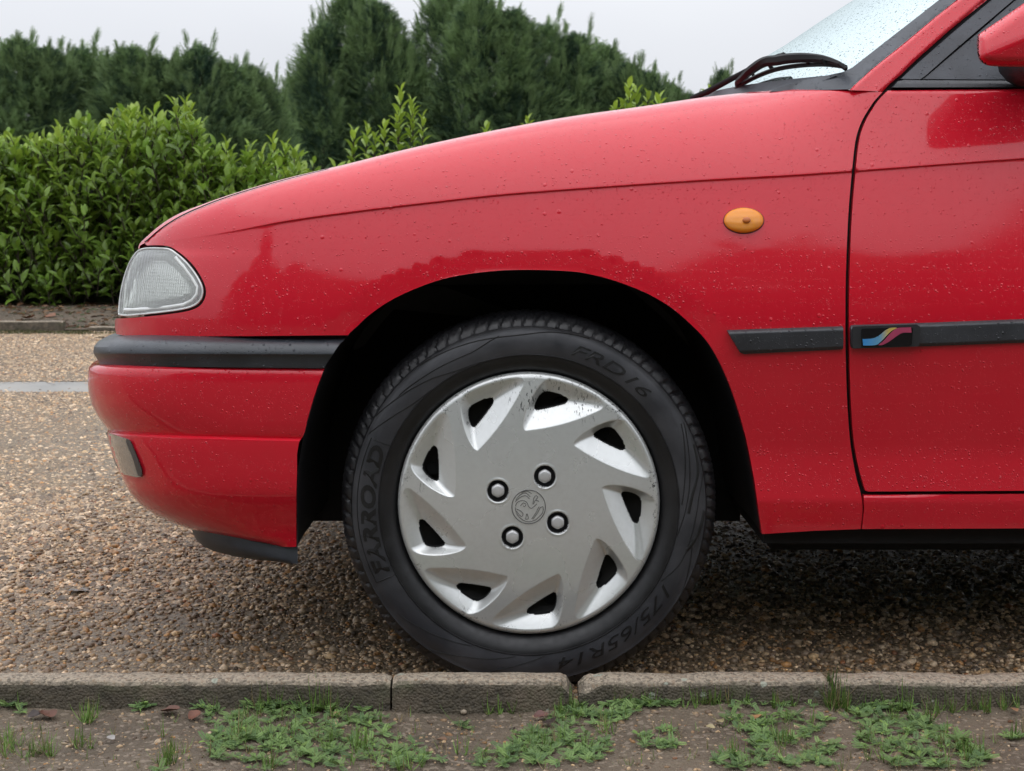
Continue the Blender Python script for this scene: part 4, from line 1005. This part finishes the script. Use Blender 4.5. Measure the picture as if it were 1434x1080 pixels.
# ---- laurel hedge
hedge = empty('laurel_hedge', (-2.5, 9.9, .03)); tag(hedge, 'glossy bright green laurel hedge with upright leafy shoots behind the gravel', 'hedge')
DH = 11.6
tops = curve([(-400, 212), (-100, 208), (0, 214), (40, 222), (90, 206), (130, 192), (170, 180), (200, 180), (225, 186), (255, 170), (280, 192), (305, 232), (345, 246), (385, 238), (412, 256), (450, 268), (520, 250), (600, 262), (760, 240), (900, 222), (1000, 225), (1400, 215)])
def htop(x, d=DH):
    u = U0+x/d*2000; return H-(float(tops(u))-VH)/2000*d
pos, dirs, ups, Ls, Ws, cols, stems = [], [], [], [], [], [], []
def shoot(p, d, ln, nl, Lf, young):
    d = Vector(d).normalized(); p = Vector(p); a = random.uniform(0, 6.28)
    side = d.orthogonal().normalized(); s2 = d.cross(side)
    stems.append(([tuple(p), tuple(p+d*ln*.6), tuple(p+d*ln)], [.006, .005, .003]))
    for k in range(nl):
        t = (k+.3)/nl; a += 2.4
        out = side*math.cos(a)+s2*math.sin(a); op = 1.15-.75*t**1.5
        dr = (d*(1-op*.45)+out*op*.85+Vector((0, 0, .12))).normalized()
        q = p+d*ln*t
        pos.append(q[:]); dirs.append(dr[:]); up = d.lerp(-out, .15+.2*t)
        ups.append((up if up.length > .1 else Vector((0, 0, 1)))[:])
        L = Lf*random.uniform(.75, 1.15)*(1-.25*max(0, t-.7)); Ls.append(L); Ws.append(L*random.uniform(.40, .52))
        y = young*(.35+.65*t)*random.uniform(.6, 1.1)
        c0 = np.array([.160, .270, .040])*random.uniform(.6, 1.45); c1 = np.array([.42, .56, .075])*random.uniform(.8, 1.15)
        cols.append(c0*(1-y)+c1*y)
X0h, X1h = -5.4, 3.4
for i in range(2700):                                               # front face
    x = random.uniform(X0h, X1h); ht = htop(x); zz = .0+(ht-.06)*random.random()**1.05
    fy = 9.08+.34*((zz/ht)**2)+.16*noise.noise((x*1.7, zz*2.2, 0))+random.uniform(0, .35)
    yg = random.random()**1.4*(.15+.75*(zz/ht)**1.3)
    shoot((x, fy, zz), (random.uniform(-.4, .4), random.uniform(-.7, -.05), random.uniform(.5, 1.2)), random.uniform(.16, .30), random.randint(6, 9), random.uniform(.095, .14), yg)
for i in range(620):                                                # top shoots
    x = random.uniform(X0h, X1h); yy = random.uniform(9.35, 10.4); ht = htop(x, yy+D)
    e = random.uniform(-.32, -.06)+.10*noise.noise((x*3, yy*3, 4))
    shoot((x, yy, ht+e-.12), (random.uniform(-.22, .22), random.uniform(-.25, .15), 1), random.uniform(.2, .38), random.randint(8, 12), random.uniform(.095, .135), random.uniform(.25, 1.))
for u, v, ln in ((255, 143, .42), (262, 150, .36), (180, 156, .36), (166, 160, .34), (190, 158, .3), (120, 172, .32), (60, 196, .3), (28, 200, .3), (310, 200, .34), (345, 206, .32), (386, 196, .38), (396, 205, .3), (412, 214, .26), (562, 124, .62), (572, 140, .5), (586, 152, .46), (598, 163, .38), (552, 160, .4), (545, 178, .3), (512, 180, .36), (500, 186, .34), (520, 190, .3), (488, 208, .24), (690, 180, .2), (745, 168, .22), (866, 150, .2), (884, 121, .42), (900, 128, .36), (912, 132, .3), (925, 140, .24), (875, 146, .25), (1004, 128, .2)):
    d = 11.75; t = at_depth(u, v, d); shoot((t.x+random.uniform(-.04, .04), t.y, t.z-ln), (random.uniform(-.08, .08), random.uniform(-.1, .1), 1), ln, int(9+ln*18), random.uniform(.095, .125), random.uniform(.75, 1.0))
pos, dirs, ups, Ls, Ws, cols = map(np.array, (pos, dirs, ups, Ls, Ws, cols))
# the 300 leaves that show best become parts of their own, the rest one mass
uu = U0+pos[:, 0]/(pos[:, 1]+D)*2000; vv = VH-(pos[:, 2]-H)/(pos[:, 1]+D)*2000
score = pos[:, 1]*1.0-Ls*8+np.where((uu > 5) & (uu < 425) & (vv < 430) & (vv > 120), 0, 50)+rng.uniform(0, .35, len(pos))
pick = np.argsort(score)[:300]; mask = np.ones(len(pos), bool); mask[pick] = False
V, F, C_ = batch(LEAF, LEAF_F, pos[mask], dirs[mask], ups[mask], Ls[mask], Ws[mask], cols[mask])
fo = link('foliage', fast_mesh(V, F, C_, True), mleaf, hedge); fo['kind'] = 'stuff'
variants = []
qs = np.quantile(cols[pick].sum(1), [.2, .5, .8])
for k in range(4):
    sel = pick[(np.digitize(cols[pick].sum(1), qs) == k)]; c = cols[sel].mean(0)
    me = fast_mesh(LEAF, LEAF_F, np.repeat(c[None], len(LEAF), 0), True); me.materials.append(mleaf); variants.append((me, sel))
hinv = Matrix.Translation((-2.5, 9.9, .03)).inverted()
for me, sel in variants:
    x, y, z = frames(dirs[sel], ups[sel])
    for k, i in enumerate(sel):
        o = bpy.data.objects.new('leaf', me); COL.objects.link(o); o.parent = hedge; o.matrix_parent_inverse = hinv
        m = Matrix.Identity(4)
        for r in range(3): m[r][0] = x[k][r]*Ws[i]; m[r][1] = y[k][r]*Ls[i]; m[r][2] = z[k][r]*Ls[i]; m[r][3] = pos[i][r]
        o.matrix_local = hinv @ m; o.matrix_parent_inverse = Matrix.Identity(4)
o = link('stems', tube_mesh(stems, 4, cap=False), mbark, hedge); o['kind'] = 'stuff'
# dark core sheet added for the shade inside the hedge
V = []; xs = np.linspace(X0h, X1h, 60)
for k, (yy, fz) in enumerate(((9.55, 0), (9.5, .5), (9.62, .8), (9.9, .93), (10.3, .93), (10.6, 0))):
    for x in xs: V.append((x, yy+.08*noise.noise((x*3, k, 0)), .02+fz*(htop(x)-.30)+.05*noise.noise((x*4, k, 5))))
link('dark_core', mesh_from(V, grid_faces(6, 60)), m_simple('hedge_core_shade', (.035, .050, .020), .95), hedge)

# ---- conifers
def spray_shape():
    V = [(0, 0, 0), (-.02, .5, .03), (.02, .5, .03), (0, 1, 0)]; F = [(0, 2, 3), (0, 3, 1)]
    for k in range(6):
        t = .12+.14*k; ln = .34*(1-.45*abs(t-.35)/.6)
        for s_ in (-1, 1):
            b = len(V); V += [(0, t, .02), (s_*ln*.72, t+ln*.62, -.03+.05*random.random()), (s_*.05, t+.10, .02)]; F.append((b, b+1, b+2) if s_ < 0 else (b, b+2, b+1))
    return np.array(V, float), F
SPR, SPR_F = spray_shape()
def crown(seed, n=8600, height=5., rad=.95, green=1.0):
    r_ = np.random.default_rng(seed)
    t = r_.random(n)**.9; az = r_.uniform(0, 2*math.pi, n)
    R = rad*1.15*(1-t)**.58*(.25+.75*np.clip(t*6+.6, 0, 1))
    lump = np.array([noise.noise((math.cos(a)*1.3+seed, math.sin(a)*1.3, q*5)) for a, q in zip(az, t)])
    lum2 = np.array([noise.noise((math.cos(a)*3.4+seed*2, math.sin(a)*3.4, q*15)) for a, q in zip(az, t)]); lump = .6*lump+.75*lum2
    rr = R*(1+.66*lump)*(1-.40*r_.random(n)**2)
    p = np.stack([rr*np.cos(az), rr*np.sin(az), .05+t*height*.95], 1)
    d = np.stack([np.cos(az), np.sin(az), .45+.8*t+r_.normal(0, .45, n)], 1)+r_.normal(0, .5, (n, 3))
    up = np.stack([-np.cos(az)*.5, -np.sin(az)*.5, np.ones(n)], 1)+r_.normal(0, .45, (n, 3))
    L = r_.uniform(.15, .31, n)*(1-.25*t)
    tip = .5+.5*np.clip((rr/np.maximum(R, .05)-.6)/.4, 0, 1)
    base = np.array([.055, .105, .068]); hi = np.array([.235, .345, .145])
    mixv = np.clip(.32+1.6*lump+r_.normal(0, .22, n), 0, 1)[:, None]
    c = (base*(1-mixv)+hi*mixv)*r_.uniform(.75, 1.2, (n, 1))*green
    # leading shoots
    m = 70; tp = r_.normal(0, .15, (m, 2)); pz = height*.93-np.abs(tp).sum(1)*2.2
    p = np.concatenate([p, np.column_stack([tp, pz])]); d = np.concatenate([d, np.column_stack([tp*.9, np.full(m, 1.)])]); up = np.concatenate([up, r_.normal(0, 1, (m, 3))]); L = np.concatenate([L, r_.uniform(.25, .5, m)]); c = np.concatenate([c, np.repeat([hi*green], m, 0)])
    for s_ in range(30):                                             # secondary tips that break the outline
        a = r_.uniform(0, 6.28); t0 = r_.uniform(.45, .93); q = rad*(1-t0)**.55*r_.uniform(.7, 1.0); hh = r_.uniform(.45, .8); m = 26
        k = r_.random(m); jit = r_.normal(0, .07, (m, 2))*(1-k[:, None])
        p = np.concatenate([p, np.column_stack([q*math.cos(a)*(1+.12*k)+jit[:, 0], q*math.sin(a)*(1+.12*k)+jit[:, 1], t0*height*.95+hh*k])])
        d = np.concatenate([d, np.column_stack([math.cos(a)*.25+jit[:, 0]*6, math.sin(a)*.25+jit[:, 1]*6, np.ones(m)])]); up = np.concatenate([up, r_.normal(0, 1, (m, 3))])
        L = np.concatenate([L, r_.uniform(.16, .34, m)]); c = np.concatenate([c, np.repeat([hi*green], m, 0)*r_.uniform(.6, 1.05, (m, 1))])
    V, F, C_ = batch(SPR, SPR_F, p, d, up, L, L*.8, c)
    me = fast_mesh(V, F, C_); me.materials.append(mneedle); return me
CROWNS = [crown(11), crown(23), crown(37, green=1.1), crown(51, green=.9)]
TRUNK = mesh_from([(r*math.cos(a), r*math.sin(a), z) for r, z in ((.13, -.1), (.10, .8), (.07, 2.2), (.04, 3.6), (.012, 4.85)) for a in np.arange(8)*math.pi/4], grid_faces(5, 8, True)); TRUNK.materials.append(mbark)
ORD = 'first second third fourth fifth sixth seventh eighth ninth tenth eleventh twelfth thirteenth fourteenth fifteenth sixteenth'.split()
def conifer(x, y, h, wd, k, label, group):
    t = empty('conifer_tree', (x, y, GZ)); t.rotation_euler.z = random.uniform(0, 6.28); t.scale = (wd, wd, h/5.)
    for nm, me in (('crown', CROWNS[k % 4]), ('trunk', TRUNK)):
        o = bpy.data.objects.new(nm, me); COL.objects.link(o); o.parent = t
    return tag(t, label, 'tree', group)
LOWROW = [(-28, 70, .85), (27, 48, .85), (67, 62, .8), (112, 63, .85), (150, 74, .8), (184, 60, .85), (221, 76, .8), (252, 78, .75), (281, 60, .8), (321, 82, .72), (350, 88, .66), (374, 108, .55)]
for i, (u, v, wd) in enumerate(LOWROW):
    d = 20.5+random.uniform(-.5, .5); q = at_depth(u, v, d)
    conifer(q.x, q.y, q.z-GZ, wd*1.15, i*3+1, 'dark conifer in the low row above the laurel hedge, %s from the left edge' % ORD[i], 'low conifer row behind the hedge')
TALL = [(424, 92, .75), (455, 28, .85), (492, -22, 1.0), (530, -2, .95), (566, 52, .85), (624, -18, 1.0), (668, -14, 1.0), (716, 8, 1.0), (762, 30, .95), (806, 42, .95), (846, 58, .9), (880, 84, .8), (908, 96, .75), (938, 114, .7), (1012, 94, .5), (968, 128, .6)]
for i, (u, v, wd) in enumerate(sorted(TALL)):
    d = 27+random.uniform(-1, 1); q = at_depth(u, v, d)
    conifer(q.x, q.y, q.z-GZ, wd*1.25, i*7+2, 'dark conifer in the tall group behind the bonnet, %s from its left end' % ORD[i], 'tall conifers behind the bonnet')
# second rank closes the gaps low down
for i, u in enumerate((440, 590, 735, 870)):
    q = at_depth(u, 120, 29.5); conifer(q.x, q.y, q.z-GZ, 1.5, i, ['conifer filling the foot of the tall group at its left end', 'conifer filling the gap below the notch of the tall group', 'conifer low behind the middle of the tall group', 'conifer low behind the right end of the tall group'][i], 'tall conifers behind the bonnet')
# trees across the way behind the photographer, seen mirrored in the paint
for i, (x, y, h, wd) in enumerate(((-9.5, -12, 3.3, 1.5), (-7.4, -12.6, 3.9, 1.4), (-5.2, -12.2, 3.5, 1.5), (-3.2, -12.9, 3.2, 1.4), (-1.2, -12.4, 3.0, 1.4), (.9, -12.9, 3.1, 1.5), (3.0, -12.2, 3.3, 1.5), (4.9, -12.6, 4.0, 1.5), (6.8, -12.0, 4.4, 1.5), (9.0, -12.5, 3.9, 1.6), (11.4, -12.2, 3.5, 1.6), (14, -12.2, 3.7, 1.7))):
    conifer(x, y, h*1.72*(1, 1.2, .92, 1.1, .84, 1.0, 1.15, .95, 1.22, 1.0, .88, 1.12)[i], wd*1.7, i, 'conifer mirrored as dark red shape in the wet paint, %s from the bumper end' % ORD[i], 'trees mirrored in the car paint')

# ------------------------------------------------------------------ verge plants
def soil_px(u, v):
    q = on_plane(u, v, VZ); return Vector((q.x, min(q.y, KY0-.004), soil_at(q.x, q.y)))
PIN = []; PIN_F = []
PIN += [(-.012, 0, 0), (.012, 0, 0), (0, 1, .03)]; PIN_F.append((0, 1, 2))
for k in range(8):
    t = .16+.105*k; ln = .27*(1-.7*abs(t-.5)**1.3)
    for s_ in (-1, 1):
        for q, (fl, an) in enumerate(((1, .45),)):
            b = len(PIN); ex, ey = s_*ln*fl*math.cos(an), ln*fl*math.sin(an)
            nx, ny = -ey*.26, ex*.26
            PIN += [(0 if q == 0 else s_*ln*.35, t+(0 if q == 0 else ln*.14), .02), ((0 if q == 0 else s_*ln*.35)+ex*.55+nx, t+(0 if q == 0 else ln*.14)+ey*.55+ny, .05), ((0 if q == 0 else s_*ln*.35)+ex, t+(0 if q == 0 else ln*.14)+ey, .02), ((0 if q == 0 else s_*ln*.35)+ex*.55-nx, t+(0 if q == 0 else ln*.14)+ey*.55-ny, .05)]
            PIN_F += [(b, b+1, b+2), (b, b+2, b+3)]
PIN = np.array(PIN)
pos, dirs, ups, Ls, cols = [], [], [], [], []
def rosette(u, v, n, L):
    c = soil_px(u, v); a0 = random.uniform(0, 6.28); tone = random.uniform(.75, 1.2)
    for k in range(n):
        a = a0+k*2.4+random.uniform(-.3, .3); e = random.choice((random.uniform(-.05, .25), random.uniform(.1, .8)))
        pos.append((c.x, c.y, c.z+.003)); dirs.append((math.cos(a), math.sin(a), e)); ups.append((random.uniform(-.3, .3), random.uniform(-.5, .1), 1)); Ls.append(L*random.uniform(.6, 1.15))
        y = random.random(); cols.append((np.array([.105, .180, .070])*(1-y)+np.array([.220, .330, .105])*y)*tone)
PATCH = [(420, 1015, 130, 42, 46), (350, 1050, 70, 28, 18), (500, 1040, 90, 36, 22), (300, 995, 24, 10, 3), (200, 992, 16, 6, 3), (780, 1052, 75, 26, 26), (735, 1045, 30, 22, 8), (830, 1000, 65, 22, 18), (900, 985, 40, 16, 9), (920, 1045, 35, 18, 7), (1085, 1010, 70, 26, 18), (1110, 1045, 60, 18, 11), (1240, 1005, 60, 20, 15), (1280, 1040, 80, 32, 26), (1340, 1060, 40, 16, 8), (1050, 1072, 60, 10, 8), (1235, 985, 40, 10, 5), (20, 992, 18, 8, 2), (1130, 1072, 40, 8, 4), (1420, 1030, 14, 8, 2), (585, 1062, 40, 14, 5), (690, 1060, 26, 14, 4), (640, 1006, 16, 8, 1)]
for u, v, ru, rv, n in PATCH:
    for k in range(int(n*2.6)):
        a = random.uniform(0, 6.28); r = math.sqrt(random.random()); rosette(u+ru*r*math.cos(a), min(1095, max(982, v+rv*r*math.sin(a))), random.randint(5, 8), random.uniform(.009, .019))
for k in range(26): rosette(random.uniform(0, 1434), random.uniform(1082, 1180), 8, .016)
pos, dirs, ups, Ls, cols = map(np.array, (pos, dirs, ups, Ls, cols))
hv = np.arange(len(pos)) % 7 < 1
V2, F2, C2 = batch(LEAF, LEAF_F, pos[hv], dirs[hv], ups[hv], Ls[hv]*.7, Ls[hv]*.34, cols[hv]*np.array([1.1, 1.1, .8]))
V, F, C_ = batch(PIN, PIN_F, pos[~hv], dirs[~hv], ups[~hv], Ls[~hv], Ls[~hv]*.9, cols[~hv])
F = np.concatenate([F, F2+len(V)]); V = np.concatenate([V, V2]); C_ = np.concatenate([C_, C2])
o = link('ground_cover', fast_mesh(V, F, C_), mweed); tag(o, 'low ferny leaved weeds creeping over the soil verge', 'weeds', kind='stuff')
# grass
GB = np.array([(-.5, 0, 0), (.5, 0, 0), (-.42, .35, .03), (.42, .35, .03), (-.28, .7, .14), (.28, .7, .14), (0, 1, .30)]); GF = [(0, 1, 3), (0, 3, 2), (2, 3, 5), (2, 5, 4), (4, 5, 6)]
pos, dirs, ups, Ls, Ws, cols = [], [], [], [], [], []
def tuft(u, v, n, L, spread, dry=.12, wd=.0016):
    for k in range(n):
        if k % 9 == 0: cu, cv_ = u+random.gauss(0, spread), min(1100, max(986, v+random.gauss(0, spread*.3)))
        c = soil_px(cu+random.gauss(0, 1.6), cv_+random.gauss(0, .8)); a = random.uniform(0, 6.28); le = random.choice((random.uniform(.2, .9), random.uniform(.7, 2.6)))
        pos.append((c.x, c.y, c.z-.002)); dirs.append((math.cos(a)*le, math.sin(a)*le, 1)); ups.append((-math.cos(a), -math.sin(a), .3)); Ls.append(L*random.uniform(.5, 1.2)); Ws.append(wd*random.uniform(.7, 1.2))
        if random.random() < dry: cols.append(np.array([.30, .235, .12])*random.uniform(.7, 1.1))
        else: cols.append(np.array([.14, .235, .05])*random.uniform(.65, 1.35))
for q in ((20, 1045, 90, .035, 22), (60, 1050, 50, .03, 16), (128, 1010, 60, .032, 10), (110, 1040, 40, .026, 14), (232, 1072, 50, .03, 8), (240, 1060, 30, .024, 14), (440, 988, 60, .042, 24), (465, 986, 30, .05, 12), (375, 988, 18, .04, 5), (360, 1035, 30, .05, 20), (500, 1045, 30, .04, 14), (650, 1050, 16, .026, 6), (705, 985, 26, .03, 14), (800, 985, 20, .035, 6), (850, 1030, 24, .03, 10), (900, 988, 22, .03, 9), (980, 988, 50, .032, 20), (1020, 985, 34, .028, 12), (1085, 990, 50, .03, 14), (1105, 1040, 26, .035, 12), (1165, 990, 46, .05, 8), (1190, 990, 30, .04, 16), (1260, 988, 40, .045, 26), (1330, 992, 36, .034, 14), (1370, 990, 40, .036, 12), (1405, 992, 50, .036, 18), (1360, 1050, 40, .028, 12), (1020, 1072, 26, .03, 10), (560, 1072, 20, .03, 10), (1425, 1030, 16, .026, 6), (1240, 1060, 30, .03, 12), (790, 1000, 16, .03, 6)):
    tuft(*q)
for k in range(150): tuft(random.uniform(0, 1434), random.uniform(985, 1090), random.randint(2, 6), .018, 5, .5, .0011)
for u, v, ru, rv, n in PATCH: tuft(u, v, n*3, .030, ru*.55, .15, .0013)
for u, v in ((1168, 968), (1172, 965)):                              # grass in the kerb joint
    for k in range(34):
        x = kx(1168)+random.gauss(0, .004); a = random.uniform(0, 6.28); le = random.uniform(.1, .6)
        pos.append((x, KY0+random.uniform(-.006, .03), .028+random.uniform(0, .02))); dirs.append((math.cos(a)*le, math.sin(a)*le-.15, 1)); ups.append((-math.cos(a), -math.sin(a), .3)); Ls.append(random.uniform(.02, .05)); Ws.append(.0016); cols.append(np.array([.075, .13, .035])*random.uniform(.5, 1.3) if random.random() > .3 else np.array([.28, .22, .12]))
pos, dirs, ups, Ls, Ws, cols = map(np.array, (pos, dirs, ups, Ls, Ws, cols))
V, F, C_ = batch(GB, GF, pos, dirs, ups, Ls, Ws, cols)
o = link('grass', fast_mesh(V, F, C_), mweed); tag(o, 'sparse green and dry grass blades along the kerb foot', 'grass', kind='stuff')
# moss and grass on the far edge of the gravel
n = 9000; x = rng.uniform(-4.6, -1.6, n); y = 7.02+.24*rng.random(n)**.8+.03*np.sin(x*9); keep = np.array([noise.noise((a*2.5, b*5, 2)) > -.12 for a, b in zip(x, y)]); x, y = x[keep], y[keep]; n = len(x)
a = rng.uniform(0, 6.28, n); L = rng.uniform(.008, .022, n); cl = np.where(rng.random((n, 1)) < .75, np.array([[.070, .082, .026]]), np.array([[.15, .12, .06]]))*rng.uniform(.6, 1.3, (n, 1))
V, F, C_ = batch(GB, GF, np.stack([x, y, np.full(n, GZ)], 1), np.stack([np.cos(a)*.8, np.sin(a)*.8, np.full(n, .8)], 1), np.stack([-np.cos(a), -np.sin(a), np.full(n, .4)], 1), L, L*.25, cl)
o = link('moss', fast_mesh(V, F, C_), mweed); tag(o, 'mossy fringe at the foot of the far kerb', 'moss', kind='stuff')
# litter on the far bed
n = 1500; x = rng.uniform(-4.8, -1.2, n); y = rng.uniform(7.36, 9.3, n); z = GZ+.016+.05*sstep(7.5, 8.6, y)+np.array([.02*noise.noise((a*1.5, b*1.5, 9)) for a, b in zip(x, y)])
a = rng.uniform(0, 6.28, n); L = rng.uniform(.02, .07, n); cl = np.array([(.16, .08, .04), (.09, .05, .03), (.24, .14, .07), (.06, .075, .03)])[rng.integers(0, 4, n)]*rng.uniform(.6, 1.3, (n, 1))
V, F, C_ = batch(LEAF, LEAF_F, np.stack([x, y, z], 1), np.stack([np.cos(a), np.sin(a), rng.uniform(-.1, .3, n)], 1), np.stack([rng.normal(0, .4, n), rng.normal(0, .4, n), np.ones(n)], 1), L, L*.5, cl)
o = link('leaf_litter', fast_mesh(V, F, C_), mweed); tag(o, 'brown leaf litter strewn over the soil bed under the hedge', 'leaf litter', kind='stuff')
# fallen leaves
def dead_leaf(p, L, rot, col, label, curl=.5, name='fallen_leaf', group='fallen leaves on the verge'):
    V = []; n = 9
    for i in range(n):
        t = i/(n-1); wd = .42*math.sin(math.pi*min(1, t*.93+.05))**.8
        for k in range(5):
            s_ = (k-2)/2; x = s_*wd; z = curl*(x*x*2.2+.5*(t-.5)**2)+.05*noise.noise((x*5+L*90, t*6, rot)); V.append((x*L, (t-.5)*L, z*L))
    me = mesh_from(V, grid_faces(n, 5)); sol = None
    o = link(name, me, m_simple('dead_leaf', col, .55)); o.location = p; o.rotation_euler = (random.uniform(-.35, .35), random.uniform(-.35, .35), rot)
    return tag(o, label, 'leaf', group)
br = (.115, .048, .030); dk_ = (.04, .025, .02)
for (u, v, L, rot, col, lab) in ((66, 1003, .030, .7, br, 'curled reddish brown leaf at the kerb foot in the left corner'), (48, 1004, .018, 2.1, dk_, 'small dark leaf scrap beside the left corner leaf'), (238, 1003, .028, 1.4, br, 'brown curled leaf at the kerb foot left of the weeds'), (272, 1006, .020, 2.6, (.15, .055, .03), 'small orange brown leaf next to the green weeds'), (770, 1015, .024, .3, dk_, 'dark rotten leaf below the broken kerb joint'), (758, 1004, .022, 1.9, (.12, .05, .04), 'reddish leaf stem scrap below the broken kerb joint'), (618, 1036, .016, 1.2, (.16, .09, .05), 'pale brown crumpled leaf on bare soil under the wheel'), (1008, 1020, .014, .4, (.33, .27, .14), 'tiny yellowish leaf on the soil right of the wheel'), (155, 1036, .013, 1.0, (.30, .28, .26), 'small pale grey flake lying on the soil at left'), (1420, 1000, .014, .2, (.28, .15, .08), 'small orange leaf at the far right of the verge'), (1060, 1013, .020, 2.4, (.30, .16, .07), 'thin orange brown leaf strip among the right hand weeds'), (995, 1028, .012, 1.3, (.34, .28, .15), 'tiny straw coloured leaf lying right of the thin orange strip')):
    p = soil_px(u, v); p.z += .006; dead_leaf(p, L, rot, col, lab)
q = on_plane(110, 831, GZ); q.z += .006; dead_leaf(q, .042, 1.35, (.20, .185, .17), 'pale grey leaf lying alone on the gravel by the bumper', .15)
for i, (u, v, col) in enumerate(((40, 445, (.30, .12, .05)), (70, 443, (.2, .09, .05)), (98, 459, (.55, .30, .18)), (142, 471, (.55, .42, .26)))):
    q = on_plane(u, v, .03 if v < 450 else GZ+.01); dead_leaf(q, .10, i*1.1, col, ['orange leaf on the far soil bed near the left edge', 'brown leaf on the far soil bed left of the lamp', 'pale orange leaf at the end of the far kerb', 'straw coloured leaf on the gravel just left of the bumper'][i], .3, group='fallen leaves across the yard')
p = soil_px(1248, 992); V, F, C_ = stones(np.array([[0, 0, 0.]]), np.array([.009]), ICO_V, ICO_F, True)
o = link('stone', fast_mesh(V, F, None, True), m_simple('brown_stone', (.15, .105, .085), .5)); o.location = (p.x, p.y, p.z+.004); tag(o, 'smooth brown stone sitting in weeds by the right kerb', 'stone')
p = soil_px(650, 987); V, F, C_ = stones(np.array([[0, 0, 0.]]), np.array([.007]), ICO_V, ICO_F, True)
o = link('stone', fast_mesh(V, F, None, True), m_simple('tan_stone', (.33, .27, .2), .5)); o.location = (p.x, p.y, p.z+.003); tag(o, 'pale tan stone at the kerb foot under the wheel', 'stone')
